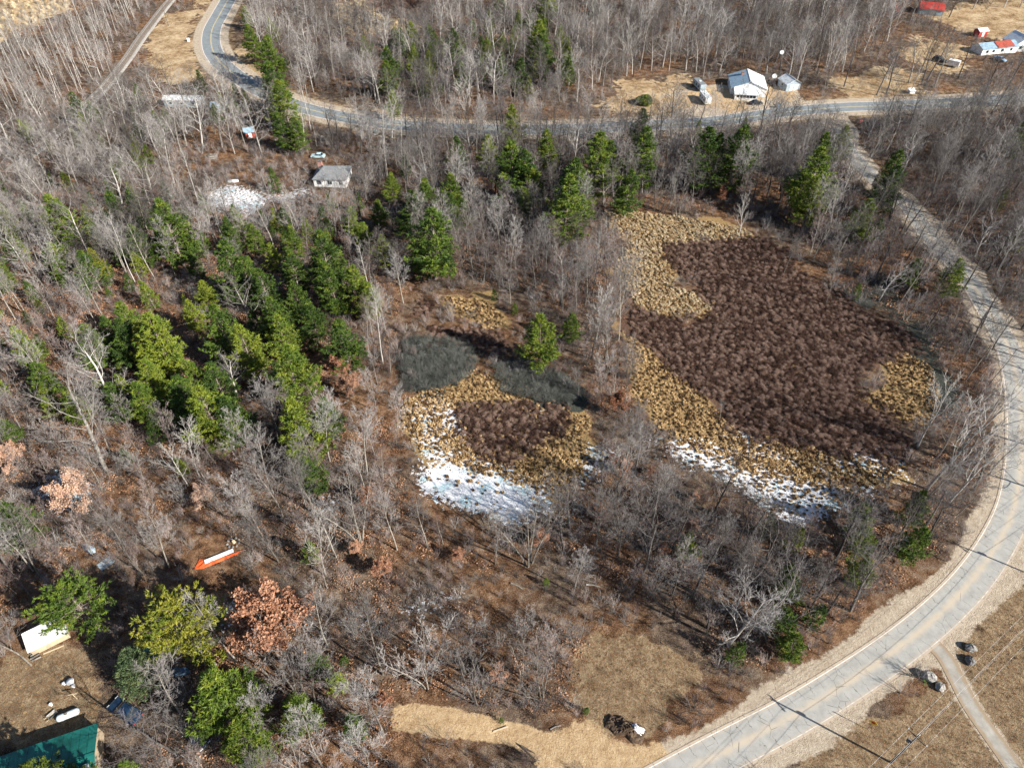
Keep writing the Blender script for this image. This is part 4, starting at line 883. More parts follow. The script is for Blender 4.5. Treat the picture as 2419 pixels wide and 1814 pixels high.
M['car_black'] = paint('car_black', (.016,.02,.028), .25, .2, .8, .6)
M['tank_white'] = paint('tank_white', (.55,.66,.72), .4, .2, 1.5); M['teal'] = paint('teal', (.05,.26,.24), .6, .4)
M['orange_tarp'] = paint('orange_tarp', (.62,.11,.03), .6, .35, 3); M['blue_tarp'] = paint('blue_tarp', (.07,.13,.20), .6, .5, 3)
M['pole_wood'] = paint('pole_wood', (.11,.085,.06), .9, .4, 3); M['lumber'] = paint('lumber', (.52,.43,.30), .8, .2, 2)
M['rock'] = varied('rock', [(.08,.08,.085), (.19,.185,.18), (.34,.33,.31)], 2.4, bump=.04)
M['mulch'] = varied('mulch', [(.035,.024,.017), (.085,.058,.04), (.16,.115,.08)], 3.0, bump=.1)
M['snow'] = varied('snow', [(.66,.69,.76), (.78,.80,.84), (.80,.82,.85)], 1.5, bump=.05)
M['sign_yellow'] = paint('sign_yellow', (.70,.44,.02), .5, .1); M['sign_red'] = paint('sign_red', (.50,.02,.03), .5, .1)
M['cable'] = paint('cable', (.55,.55,.56), .4, .1, 1, .4, .3); M['yucca'] = paint('yucca', (.10,.17,.04), .6, .3, 4)
M['headlight'] = paint('headlight', (.6,.62,.62), .15, .1); M['tail_light'] = paint('tail_light', (.35,.01,.01), .3, .1)

def P3(px, py, z=0.0):
    x, y = at(px, py, z); return Vector((x, y, z))
def ang(a, b): p, q = P3(*a), P3(*b); return math.atan2(q.y-p.y, q.x-p.x)
def gabled(name, label, cat, px, py, L, W, hw, hr, rz, wall, roof, group=None, ov=.35, hip=0.0, wins=(), doors=(), chimney=None, roof2=None):
    """rectangular building, ridge along local x; wins/doors: (side, along, z, w, h) with side in 's','n','e','w'"""
    x, y = at(px, py); t_ = thing(name, label, cat, (x, y, gz(x, y)), rz, group)
    mb = MB(); h2 = W/2
    mb.prism([(-h2, -.2), (h2, -.2), (h2, hw), (0, hw+hr*(0 if hip else 1)-.02), (-h2, hw)], -L/2, L/2)
    me = mb.mesh('wall', M[wall]); me.transform(Matrix.Rotation(-math.pi/2, 4, 'Z')); link('wall', me, t_)
    for s in (-1, 1):
        m2 = MB(); e = L/2+ov; yo = s*(h2+ov); zo = hw-ov*hr/h2+.02; zr = hw+hr+.02; hp = hip
        m2.add([(-e, yo, zo), (e, yo, zo), (e-hp, 0, zr), (-e+hp, 0, zr), (-e, yo, zo+.14), (e, yo, zo+.14), (e-hp, 0, zr+.14), (-e+hp, 0, zr+.14)],
               [(0, 3, 2, 1), (4, 5, 6, 7), (0, 1, 5, 4), (2, 3, 7, 6), (1, 2, 6, 5), (3, 0, 4, 7)])
        m2.build('roof', M[roof2 if (roof2 and s > 0) else roof], t_)
    if hip:
        for s in (-1, 1):
            m2 = MB(); e = s*(L/2+ov); zo = hw-ov*hr/h2+.02; zr = hw+hr+.02
            m2.add([(e, -h2-ov, zo), (e, h2+ov, zo), (e-s*hip, 0, zr), (e, -h2-ov, zo+.145), (e, h2+ov, zo+.145), (e-s*hip, 0, zr+.145)], [(0, 1, 2), (3, 4, 5), (0, 1, 4, 3), (1, 2, 5, 4), (2, 0, 3, 5)])
            m2.build('roof', M[roof], t_)
    else:
        m2 = MB(); m2.box(-L/2-ov, L/2+ov, -.14, .14, hw+hr+.10, hw+hr+.22); m2.build('ridge_cap', M[roof], t_)
    for lst, nm, mt in ((wins, 'window', 'dark_glass'), (doors, 'door', 'white_paint')):
        for side, a, z, w_, h_ in lst:
            m2 = MB(); f2 = MB(); d0, d1 = .02, .05
            def slab_(mb_, a0, a1, z0, z1, o0, o1):
                if side == 's': mb_.box(a0, a1, -h2-o1, -h2-o0, z0, z1)
                if side == 'n': mb_.box(a0, a1, h2+o0, h2+o1, z0, z1)
                if side == 'e': mb_.box(L/2+o0, L/2+o1, a0, a1, z0, z1)
                if side == 'w': mb_.box(-L/2-o1, -L/2-o0, a0, a1, z0, z1)
            slab_(m2, a-w_/2, a+w_/2, z, z+h_, .0, .04); o = m2.build(nm, M[mt], t_)
            for (a0, a1, z0, z1) in ((a-w_/2-.09, a+w_/2+.09, z+h_, z+h_+.09), (a-w_/2-.09, a+w_/2+.09, z-.09, z), (a-w_/2-.09, a-w_/2, z, z+h_), (a+w_/2, a+w_/2+.09, z, z+h_)):
                slab_(f2, a0, a1, z0, z1, .0, .07)
            f2.build('frame', M['white_paint'] if wall != 'white_paint' else M['blue_grey_wall'], o)
    if chimney:
        cx_, cy_ = chimney; m2 = MB(); m2.box(cx_-.6, cx_+.6, cy_-.45, cy_+.45, 0, hw+hr+.3); o = m2.build('chimney', M['brick_red'], t_)
        m3 = MB(); m3.box(cx_-.7, cx_+.7, cy_-.55, cy_+.55, hw+hr+.3, hw+hr+.42); m3.build('chimney_cap', M['rock'], o)
    return t_
def lean_to(name, label, cat, px, py, L, W, h0, h1, rz, wall, roof, wins=0, group=None):
    """box with a single roof slope falling towards local -y"""
    x, y = at(px, py); t_ = thing(name, label, cat, (x, y, gz(x, y)), rz, group); mb = MB()
    mb.add([(-L/2, -W/2, -.1), (L/2, -W/2, -.1), (L/2, W/2, -.1), (-L/2, W/2, -.1), (-L/2, -W/2, h0), (L/2, -W/2, h0), (L/2, W/2, h1), (-L/2, W/2, h1)],
           [(0, 3, 2, 1), (4, 5, 6, 7), (0, 1, 5, 4), (1, 2, 6, 5), (2, 3, 7, 6), (3, 0, 4, 7)]); mb.build('wall', M[wall], t_)
    m2 = MB(); a, b_ = L/2+.25, W/2+.25; k_ = (h1-h0)/W*.25
    m2.add([(-a, -b_, h0-k_+.02), (a, -b_, h0-k_+.02), (a, b_, h1+k_+.02), (-a, b_, h1+k_+.02), (-a, -b_, h0-k_+.12), (a, -b_, h0-k_+.12), (a, b_, h1+k_+.12), (-a, b_, h1+k_+.12)],
           [(0, 3, 2, 1), (4, 5, 6, 7), (0, 1, 5, 4), (1, 2, 6, 5), (2, 3, 7, 6), (3, 0, 4, 7)]); m2.build('roof', M[roof], t_)
    for i in range(wins):
        xw = -L/2+L*(i+.5)/wins; m3 = MB(); m3.box(xw-.38, xw+.38, -W/2-.05, -W/2, h0*.42, h0*.85); o = m3.build('window', M['dark_glass'], t_)
        m4 = MB(); m4.box(xw-.46, xw+.46, -W/2-.07, -W/2, h0*.36, h0*.42); m4.build('sill', M['white_paint'], o)
    return t_

def car(label, px, py, rz, L, paintm, group='cars and trucks parked in the yards', name='parked_car', suv=False):
    x, y = at(px, py); t_ = thing(name, label, 'car', (x, y, gz(x, y)+.02), rz, group); k = L/4.5; W = .88; H1 = .80+(.12 if suv else 0); H2 = 1.42+(.28 if suv else 0)
    prof = [(-2.2,.28),(2.15,.26),(2.25,.42),(2.2,.64),(2.0,.72),(1.0,.86 if not suv else .98),(-1.55 if not suv else -2.1,.92 if not suv else 1.02),(-2.15,.88 if not suv else 1.0),(-2.25,.6)]
    mb = MB()
    def loft(secs):
        n_ = len(secs[0][1]); vs = []; fs = []
        for yy, pr in secs: vs += [(a*k, yy*k, b_*k) for a, b_ in pr]
        for j in range(len(secs)-1): fs += [(j*n_+i, (j+1)*n_+i, (j+1)*n_+(i+1) % n_, j*n_+(i+1) % n_) for i in range(n_)]
        fs += [tuple(range(n_)), tuple(range(len(secs)*n_-1, (len(secs)-1)*n_-1, -1))]; return vs, fs
    ins = [(a*.95, b_ if b_ < .5 else b_-.04) for a, b_ in prof]
    mb.add(*loft([(-W, ins), (-W+.1, prof), (W-.1, prof), (W, ins)])); mb.build('body', M[paintm], t_, smooth=False)
    r0, r1 = (-1.95, .75) if suv else (-1.55, .95); t0, t1 = (-1.7, .25) if suv else (-.95, .30)
    # glasshouse: dark glass with a painted roof on it
    g = MB(); z0, z1 = (prof[6][1]-.02), H2-.06
    def ring(a0, a1, w_, z): return [(a0*k, -w_*k, z*k), (a1*k, -w_*k, z*k), (a1*k, w_*k, z*k), (a0*k, w_*k, z*k)]
    g.add(ring(r0, r1, W-.08, z0)+ring(t0, t1, W-.24, z1), [(0, 1, 5, 4), (1, 2, 6, 5), (2, 3, 7, 6), (3, 0, 4, 7), (4, 5, 6, 7)]); g.build('glass', M['dark_glass'], t_)
    g = MB(); g.add(ring(t0-.05, t1+.05, W-.22, z1+.005)+ring(t0+.08, t1-.08, W-.30, H2), [(0, 1, 5, 4), (1, 2, 6, 5), (2, 3, 7, 6), (3, 0, 4, 7), (4, 5, 6, 7), (3, 2, 1, 0)]); g.build('roof', M[paintm], t_)
    for a0, a1 in ((r0, t0), (r1, t1), (-.35, -.35)):
        for s in (-1, 1):
            g = MB(); g.tube((a0*k, s*(W-.075)*k, z0*k), (a1*k, s*(W-.235)*k, (z1+.01)*k), .035*k, k=4); g.build('pillar', M[paintm], t_)
    for a in (-1.38, 1.38):
        for s in (-1, 1):
            g = MB(); g.lathe([(.22, -.10), (.33, -.09), (.33, .09), (.22, .10)], 14, (a*k, s*(W-.06)*k, .33*k), 'y'); o = g.build('wheel', M['tyre'], t_)
            g = MB(); g.lathe([(.20, -.04), (.20, .04)], 10, (a*k, s*(W+.03)*k, .33*k), 'y'); g.build('rim', M['chrome'], o)
    for s in (-1, 1):
        g = MB(); g.box(2.12*k, 2.24*k, (s*.62-.2)*k, (s*.62+.2)*k, .52*k, .66*k); g.build('headlight', M['headlight'], t_)
        g = MB(); g.box(-2.27*k, -2.16*k, (s*.66-.14)*k, (s*.66+.14)*k, .60*k, .76*k); g.build('tail_light', M['tail_light'], t_)
    g = MB(); g.box(2.2*k, 2.30*k, -.8*k, .8*k, .30*k, .44*k); g.build('bumper', M[paintm], t_)
    return t_

# ------------------------------------------------------------------ buildings beyond the highway
wh = gabled('white_house', 'white one storey house with pale gable roof and windowed front porch beyond the highway', 'house', 1762, 213, 12.0, 12.5, 2.7, 2.3, math.radians(82), 'white_paint', 'white_roof', roof2='blue_roof',
       wins=[('s', -3.5, .9, 1.1, 1.1), ('s', 2.5, .9, 1.1, 1.1), ('n', -3, .9, 1.1, 1.1), ('n', 2, .9, 1.1, 1.1)], chimney=(2.5, 2.0))
p = P3(1762, 213); pp = MB()
pp.add([(-4, -4.6, -.1), (4, -4.6, -.1), (4, -.02, -.1), (-4, -.02, -.1), (-4, -4.6, 2.1), (4, -4.6, 2.1), (4, -.02, 2.7), (-4, -.02, 2.7)], [(0, 3, 2, 1), (4, 5, 6, 7), (0, 1, 5, 4), (1, 2, 6, 5), (2, 3, 7, 6), (3, 0, 4, 7)])
RM = Matrix.Rotation(math.radians(-90), 4, 'Z'); OFF = Matrix.Translation((-6.0, 1.2, 0))
def porch_piece(mb_, name, mat, par): me_ = mb_.mesh(name, M[mat]); me_.transform(RM); me_.transform(OFF); return link(name, me_, par)
po = porch_piece(pp, 'porch', 'white_paint', wh)
pr_ = MB(); pr_.add([(-4.3, -5.0, 2.08), (4.3, -5.0, 2.08), (4.3, .3, 2.85), (-4.3, .3, 2.85), (-4.3, -5.0, 2.2), (4.3, -5.0, 2.2), (4.3, .3, 2.97), (-4.3, .3, 2.97)], [(0, 3, 2, 1), (4, 5, 6, 7), (0, 1, 5, 4), (1, 2, 6, 5), (2, 3, 7, 6), (3, 0, 4, 7)])
porch_piece(pr_, 'porch_roof', 'white_roof', po)
for i in range(6): mw = MB(); mw.box(-3.35+i*1.15, -2.45+i*1.15, -4.66, -4.6, 1.0, 1.85); porch_piece(mw, 'window', 'dark_glass', po)
gabled('garage', 'small blue-grey garage with light roof to the right of the white house', 'garage', 1862, 207, 6.2, 5.6, 2.5, 1.4, math.radians(104), 'blue_grey_wall', 'grey_roof', roof2='white_roof', doors=[('w', .8, .05, 1.0, 2.0), ('w', -1.2, .05, 1.6, 2.0)], wins=[('n', 0, 1.0, .9, .9)])
def camper(label, px, py, L, rz, wallm, roofm, z=2.6):
    x, y = at(px, py); t_ = thing('camper_trailer', label, 'camper', (x, y, gz(x, y)), rz, 'campers parked in the sandy yard')
    b_ = MB(); b_.box(-L/2, L/2, -1.2, 1.2, .55, z, .12); b_.build('body', M[wallm], t_)
    b_ = MB(); b_.box(-L/2+.1, L/2-.1, -1.15, 1.15, z+.002, z+.09); r_ = b_.build('roof', M[roofm], t_)
    b_ = MB(); b_.box(-.5, .4, -.35, .35, z+.092, z+.34, .05); b_.build('vent', M['white_paint'], r_)
    for xx in (-L*.3, 0, L*.3):
        for s in (-1, 1): b_ = MB(); b_.box(xx-.4, xx+.4, s*1.215-.015, s*1.215+.015, 1.35, 1.95); b_.build('window', M['dark_glass'], t_)
    for s in (-1, 1):
        for xx in (-.45, .45): b_ = MB(); b_.lathe([(.2, -.1), (.34, -.09), (.34, .09), (.2, .1)], 12, (xx, s*1.0, .34), 'y'); b_.build('wheel', M['tyre'], t_)
    b_ = MB(); b_.tube((L/2, 0, .6), (L/2+1.1, 0, .5), .06); b_.build('hitch', M['steel'], t_); return t_
camper('grey roofed camper trailer standing at the back of the sandy yard', 1650, 213, 7.0, math.radians(102), 'blue_grey_wall', 'grey_roof')
camper('white boxy camper trailer nearer the highway left of the white house', 1664, 243, 6.5, math.radians(98), 'white_paint', 'white_roof', 2.8)
car('dark car parked in front of the white house porch', 1785, 247, math.radians(8), 4.6, 'car_black')
for (lab, px, py, hp, r) in (('tall thin antenna mast with a round dish, beside the blue-grey garage', 1829, 196, 11, .75), ('low white satellite dish on a short post between house and garage', 1827, 191, 1.6, .9)):
    x, y = at(px, py); t_ = thing('satellite_dish', lab, 'satellite dish', (x, y, 0), math.radians(-20), 'satellite dishes'); b_ = MB(); b_.tube((0, 0, -.2), (0, 0, hp+(3 if hp > 5 else 0)), .05, .03); b_.build('mast', M['steel'], t_)
    b_ = MB(); b_.lathe([(.02, 0), (r*.5, .06), (r, .22), (r+.02, .2), (r*.5, .02), (.02, -.03)], 16); me_ = b_.mesh('dish', M['white_paint'], True); me_.transform(Matrix.Translation((0, -.1, hp)) @ Matrix.Rotation(math.radians(50), 4, 'X')); link('dish', me_, t_)
    b_ = MB(); b_.tube((0, -.15, hp), (0, -.75, hp+.55), .03); b_.build('feed_arm', M['steel'], t_)
def bin_(label, px, py, matn, s=1.0, name='wheelie_bin', cat='bin'):
    x, y = at(px, py); t_ = thing(name, label, cat, (x, y, gz(x, y)), rnd.uniform(0, 3)); b_ = MB()
    b_.add([(-.24*s, -.26*s, 0), (.24*s, -.26*s, 0), (.24*s, .26*s, 0), (-.24*s, .26*s, 0), (-.32*s, -.36*s, 1.0*s), (.32*s, -.36*s, 1.0*s), (.32*s, .36*s, 1.0*s), (-.32*s, .36*s, 1.0*s)], [(0, 3, 2, 1), (4, 5, 6, 7), (0, 1, 5, 4), (1, 2, 6, 5), (2, 3, 7, 6), (3, 0, 4, 7)]); b_.build('body', M[matn], t_)
    b_ = MB(); b_.box(-.36*s, .36*s, -.42*s, .40*s, 1.0*s+.003, 1.09*s, .02); b_.build('lid', M[matn], t_)
    for q in (-1, 1): b_ = MB(); b_.lathe([(.12*s, -.04), (.12*s, .04)], 10, (q*.26*s, .33*s, .12*s), 'x'); b_.build('wheel', M['tyre'], t_)
bin_('dark blue wheelie bin at the roadside in front of the white house', 1838, 256, 'car_blue', 1.4)
lean_to('well_house', 'tiny white roofed pump house by the bend of the highway', 'shed', 2152, 219, 2.0, 1.8, .9, 1.2, .1, 'white_paint', 'white_paint')
lh = gabled('long_house', 'long white mobile home with a rusty red roof section at top right', 'mobile home', 2345, 121, 17, 6.5, 2.5, 1.2, ang((2300, 128), (2395, 118)), 'white_paint', 'blue_roof',
       wins=[('s', -6, 1, 1.1, .9), ('s', -3, 1, 1.1, .9), ('s', 1.2, 1, 1.1, .9), ('s', 5.5, 1, 1.1, .9)], doors=[('s', 3.4, .15, .9, 2.0)])
b_ = MB(); b_.add([(-1.5, -3.62, 2.56), (6.5, -3.62, 2.56), (6.5, -.12, 3.86), (-1.5, -.12, 3.86), (-1.5, -3.62, 2.62), (6.5, -3.62, 2.62), (6.5, -.12, 3.92), (-1.5, -.12, 3.92)], [(0, 3, 2, 1), (4, 5, 6, 7), (0, 1, 5, 4), (1, 2, 6, 5), (2, 3, 7, 6), (3, 0, 4, 7)])
o = b_.build('red_roof_section', M['red_roof'], lh); o['label'] = 'rusty red metal roof section'; o.location.z = .14
gabled('cottage', 'white cottage with pale steep roof at the right edge, beside the red-roofed home', 'house', 2400, 112, 8, 8.5, 2.8, 2.8, math.radians(100), 'white_paint', 'white_roof', wins=[('w', -1.5, 1, 1.2, 1.1), ('w', 1.6, 1, 1.2, 1.1)])
gabled('tool_shed', 'red shed with white roof behind the long mobile home', 'shed', 2314, 83, 4.2, 3.4, 2.3, .7, math.radians(15), 'red_paint', 'white_roof', doors=[('s', 0, .05, 1.2, 1.8)])
gabled('barn', 'bright red roofed outbuilding half hidden by trees at the top edge', 'barn', 2196, 30, 10, 8, 2.4, 1.8, math.radians(-20), 'blue_grey_wall', 'red_paint', roof2='grey_roof')
gabled('kiosk', 'tiny red hut left of the red roofed outbuilding at the top', 'shed', 2114, 26, 2.6, 2.4, 1.8, .5, .4, 'red_paint', 'red_roof')
car('pale blue car parked in front of the red-roofed mobile home', 2360, 145, math.radians(-58), 4.8, 'car_blue')
car('dark van parked behind the white box trailer in the grassy yard', 2218, 146, math.radians(-38), 5.6, 'car_black', suv=True, name='parked_van')
x, y = at(2250, 158); t_ = thing('box_trailer', 'white box trailer standing in the grassy yard', 'trailer', (x, y, 0), math.radians(-35)); b_ = MB(); b_.box(-2.1, 2.1, -1.1, 1.1, .5, 2.5, .05); b_.build('body', M['white_paint'], t_)
for s in (-1, 1): b_ = MB(); b_.lathe([(.2, -.1), (.34, -.09), (.34, .09), (.2, .1)], 12, (0, s*1.15, .34), 'y'); b_.build('wheel', M['tyre'], t_)
b_ = MB(); b_.tube((2.1, 0, .55), (3.2, 0, .5), .05); b_.build('hitch', M['steel'], t_)
# ------------------------------------------------------------------ the wooded yards left of the parcel
gabled('hip_house', 'white walled house with dark grey hipped roof among bare trees', 'house', 788, 425, 9.6, 8.4, 2.6, 1.9, math.radians(-2), 'white_paint', 'grey_roof', hip=3.0, wins=[('s', -3.2, 1, 1.2, 1.1), ('s', 0, 1, 1.2, 1.1), ('s', 3.3, .9, .9, 1.2)], doors=[('s', 1.8, .05, .9, 2.0)], chimney=(-4.0, 2.6))
car('pale blue saloon car parked above the grey-roofed house', 752, 372, math.radians(176), 4.5, 'car_pale_blue')
gabled('mobile_home', 'long blue-white mobile home behind trees near the highway bend', 'mobile home', 437, 247, 13, 4.2, 2.5, .6, math.radians(-2), 'blue_grey_wall', 'white_roof', wins=[('s', -4, 1, 1, .8), ('s', 0, 1, 1, .8), ('s', 4, 1, 1, .8)])
gabled('annex', 'small blue roofed hut at the right end of the mobile home', 'shed', 522, 262, 5, 4, 2.4, .8, math.radians(10), 'blue_grey_wall', 'blue_roof')
gabled('garden_shed', 'small dark red shed with grey-blue roof under the bare trees', 'shed', 592, 324, 3.0, 2.6, 2.0, .8, math.radians(20), 'red_roof', 'blue_roof', doors=[('s', 0, .05, .9, 1.7)])
bin_('white plastic cooler box on the leaf covered yard', 762, 328, 'white_paint', .8, 'cooler_box', 'box'); bin_('light blue barrel cart by the highway verge', 888, 318, 'car_pale_blue', 1.3, 'refuse_cart', 'bin')
def logpile(label, px, py, n_, L, r, rz, matn='wood_dark', cat='log pile', name='log_pile', group=None):
    x, y = at(px, py); t_ = thing(name, label, cat, (x, y, gz(x, y)), rz, group)
    for i in range(n_):
        b_ = MB(); a = rnd.uniform(-.25, .25); l2 = L*rnd.uniform(.35, .55); yy = (i-(n_-1)/2)*r*2.1+rnd.uniform(-.3, .3)*r; zz = r*(1+(1.7 if i % 3 == 1 else 0))
        b_.tube((-l2, yy-a*l2, zz), (l2, yy+a*l2, zz*rnd.uniform(.9, 1.1)), r*rnd.uniform(.8, 1.1), r*rnd.uniform(.55, .9), 7); b_.build('log', M[matn], t_)
logpile('grey cut logs strewn on the leaf covered yard', 505, 372, 7, 2.2, .22, .3, 'bark_grey')
logpile('dark scrap timber heap left of the cut logs', 445, 382, 5, 3.0, .15, -.2)
logpile('two dark logs lying beside the sand track entrance', 1246, 1773, 2, 2.6, .13, math.radians(-40))
x, y = at(550, 430); t_ = thing('rowing_boat', 'small white upturned boat by the snow patch', 'boat', (x, y, .02), .2); b_ = MB(); b_.lathe([(.05, -1.7), (.42, -1.2), (.62, 0), (.5, 1.2), (.38, 1.7)], 10, (0, 0, .1), 'x'); b_.build('hull', M['white_paint'], t_, True)
b_ = MB(); b_.box(-1.6, 1.6, -.03, .03, .55, .74); b_.build('keel', M['blue_grey_wall'], t_)
# ------------------------------------------------------------------ lower left yard
A = P3(-60, 1806, 3.0); B = P3(232, 1706, 3.0); d = (B-A); L_ = d.length; rz = math.atan2(d.y, d.x); nrm = Vector((d.y, -d.x, 0)).normalized(); Wd = 9.0; cc = (A+B)/2+nrm*Wd/2
t_ = thing('green_roofed_house', 'long house with a deep green metal roof at the bottom left corner', 'house', (cc.x, cc.y, 0), rz)
mb = MB(); mb.prism([(-Wd/2+.3, -.2), (Wd/2-.3, -.2), (Wd/2-.3, 2.9), (0, 3.6), (-Wd/2+.3, 2.9)], -L_/2+.3, L_/2-.3); me_ = mb.mesh('wall', M['tan_wall']); me_.transform(Matrix.Rotation(-math.pi/2, 4, 'Z')); link('wall', me_, t_)
for s in (-1, 1):
    n_pan = 14
    for i in range(n_pan):
        x0 = -L_/2+i*L_/n_pan+.02; x1 = -L_/2+(i+1)*L_/n_pan-.02; m2 = MB(); yo = s*Wd/2; za, zb2 = 2.93, 3.72; rb = .05
        m2.add([(x0, yo, za), (x1, yo, za), (x1, 0, zb2), (x0, 0, zb2), (x0, yo, za+rb), (x1, yo, za+rb), (x1, 0, zb2+rb), (x0, 0, zb2+rb)], [(0, 3, 2, 1), (4, 5, 6, 7), (0, 1, 5, 4), (1, 2, 6, 5), (2, 3, 7, 6), (3, 0, 4, 7)])
        link('roof_panel', m2.mesh('roof_panel', M['green_roof']), t_)
m2 = MB(); m2.box(-L_/2, L_/2, -.2, .2, 3.76, 3.86); m2.build('ridge_cap', M['green_roof'], t_)
x, y = -L_/2+2.0, 0
m2 = MB(); m2.box(L_*.5-11.9, L_*.5-11.1, 1.0, 1.7, 3.4, 4.3); o = m2.build('chimney', M['white_paint'], t_)
m2 = MB(); m2.box(L_*.5-1.2, L_*.5-.7, -1.7, -1.2, 3.3, 4.1); m2.build('roof_vent', M['white_paint'], t_)
x, y = at(166, 1693); t_ = thing('propane_tank', 'pale blue-white propane tank with round ends beside the green-roofed house', 'propane tank', (x, y, 0), ang((143, 1699), (190, 1680)))
b_ = MB(); b_.lathe([(.04, -1.52), (.3, -1.45), (.47, -1.25), (.5, -1.05), (.5, 1.05), (.47, 1.25), (.3, 1.45), (.04, 1.52)], 18, (0, 0, .78), 'x'); b_.build('tank', M['tank_white'], t_, True)
b_ = MB(); b_.lathe([(.2, 0), (.2, .16), (.12, .24), (.02, .26)], 12, (-.1, 0, 1.25)); b_.build('valve_dome', M['wood_dark'], t_, True)
for s in (-.8, .8): b_ = MB(); b_.box(s-.1, s+.1, -.35, .35, 0, .4); b_.build('foot', M['rock'], t_)
car('dark navy hatchback parked on the dirt yard at lower left', 300, 1683, ang((335, 1708), (263, 1658)), 5.4, 'car_navy')
car('black car half hidden under branches near the bottom edge', 462, 1740, math.radians(-35), 4.8, 'car_black')
wsl = lean_to('lean_to_shed', 'low shed with a bright white sheet metal roof under the wide pine', 'shed', 122, 1512, 5.2, 2.6, 1.5, 2.3, ang((98, 1530), (168, 1495)), 'tan_wall', 'white_paint')
for i, (a, b2) in enumerate((((104, 1546), (152, 1526)), ((1165, 1728), (1200, 1716)))):
    p, q = P3(*a), P3(*b2); t_ = thing('plank', ('pale plank lying on the ground below the white shed', 'weathered plank by the sand track')[i], 'plank', ((p.x+q.x)/2, (p.y+q.y)/2, gz(p.x, p.y)+.03), math.atan2(q.y-p.y, q.x-p.x))
    b_ = MB(); b_.box(-(q-p).length/2, (q-p).length/2, -.1, .1, 0, .06, .01); b_.build('board', M['lumber'], t_)
logpile('grey scrap and firewood heap at the corner of the white shed', 84, 1545, 8, 1.3, .16, .7, 'bark_grey')
x, y = at(172, 1616); t_ = thing('garden_table', 'round white garden table with stools on the dirt yard', 'table', (x, y, gz(x, y)), .3); b_ = MB(); b_.lathe([(.04, 0), (.3, .02), (.06, .08), (.05, .66), (.55, .68), (.56, .74), (.02, .75)], 16); b_.build('table_top', M['white_paint'], t_, True)
for i in range(3):
    x, y = at(*((155, 1618), (178, 1624), (124, 1667))[i]); t_ = thing('stool', ('small white stool left of the round table', 'small white stool right of the round table', 'white bucket stool near the propane tank')[i], 'stool', (x, y, gz(x, y)), .3, 'white stools in the yard')
    b_ = MB(); b_.lathe([(.16, 0), (.2, .4)], 10); b_.build('base', M['white_paint'], t_); b_ = MB(); b_.lathe([(.24, .403), (.25, .44), (.2, .46)], 12); b_.build('seat', M['white_paint'], t_)
x, y = at(184, 1652); t_ = thing('clothes_post', 'pale timber post frame standing above the propane tank', 'post', (x, y, 0), .2); b_ = MB(); b_.tube((0, 0, 0), (0, 0, 2.0), .06); b_.build('post', M['lumber'], t_); b_ = MB(); b_.box(-.6, .6, -.05, .05, 1.8, 1.9); b_.build('crossbar', M['lumber'], t_)
x, y = at(128, 1690); t_ = thing('wheelbarrow', 'grey wheelbarrow left of the propane tank', 'wheelbarrow', (x, y, 0), 1.0); b_ = MB(); b_.add([(-.5, -.25, .35), (.4, -.25, .35), (.4, .25, .35), (-.5, .25, .35), (-.7, -.42, .7), (.6, -.38, .65), (.6, .38, .65), (-.7, .42, .7)], [(0, 3, 2, 1), (0, 1, 5, 4), (1, 2, 6, 5), (2, 3, 7, 6), (3, 0, 4, 7)]); b_.build('tray', M['rock'], t_)
b_ = MB(); b_.lathe([(.2, -.05), (.2, .05)], 12, (.75, 0, .2), 'y'); b_.build('wheel', M['tyre'], t_)
for s in (-1, 1): b_ = MB(); b_.tube((.75, s*.1, .2), (-1.1, s*.32, .62), .03); b_.build('handle', M['lumber'], t_)
def tarp(name, label, cat, pts, matn, h, par=None, seed=0, rough_=.12):
    """crumpled sheet over something low, outlined on the ground"""
    P_ = [P3(*q) for q in pts]; c0 = sum(P_, Vector())/len(P_); rg = random.Random(seed); V = []; F = []; rings = 5; k = 24
    per = []
    for i in range(k):
        f = i/k*len(P_); a = int(f); q = P_[a].lerp(P_[(a+1) % len(P_)], f-a); per.append(q-c0)
    for j in range(rings):
        s = 1-j/rings*.92
        for q in per: V.append((q.x*s, q.y*s, max(.015, h*(1-s**2)+rg.uniform(-.5, 1)*rough_*(1 if j else .3))))
    V.append((0, 0, h))
    for j in range(rings-1):
        for i in range(k): F.append((j*k+i, j*k+(i+1) % k, (j+1)*k+(i+1) % k, (j+1)*k+i))
    for i in range(k): F.append(((rings-1)*k+i, (rings-1)*k+(i+1) % k, rings*k))
    o = link(name, mesh_np(name, V, F, M[matn]), par, (c0.x, c0.y, gz(c0.x, c0.y)+.02)); return tag(o, label, cat)
tarp('orange_tarp', 'crumpled orange tarpaulin spread under the white metal sheet in the clearing', 'tarp', [(459, 1346), (472, 1322), (488, 1331), (520, 1322), (588, 1297), (584, 1303), (520, 1328), (478, 1345)], 'orange_tarp', .22, seed=3)
p, q = P3(485, 1331), P3(553, 1303); t_ = thing('metal_sheet', 'long white metal sheet lying on the orange tarp', 'metal sheet', ((p.x+q.x)/2, (p.y+q.y)/2, gz(p.x, p.y)+.35), math.atan2(q.y-p.y, q.x-p.x)); b_ = MB(); b_.box(-(q-p).length/2, (q-p).length/2, -.38, .38, 0, .16, .03); b_.build('sheet', M['white_paint'], t_)
for s in (-1, 1): b_ = MB(); b_.box(s*(q-p).length*.36-.1, s*(q-p).length*.36+.1, -.3, .3, -.35, -.002); b_.build('block', M['wood_dark'], t_)
x, y = at(552, 1284); t_ = thing('fire_ring', 'ring of grey stones round a stump above the orange tarp', 'fire pit', (x, y, gz(x, y)))
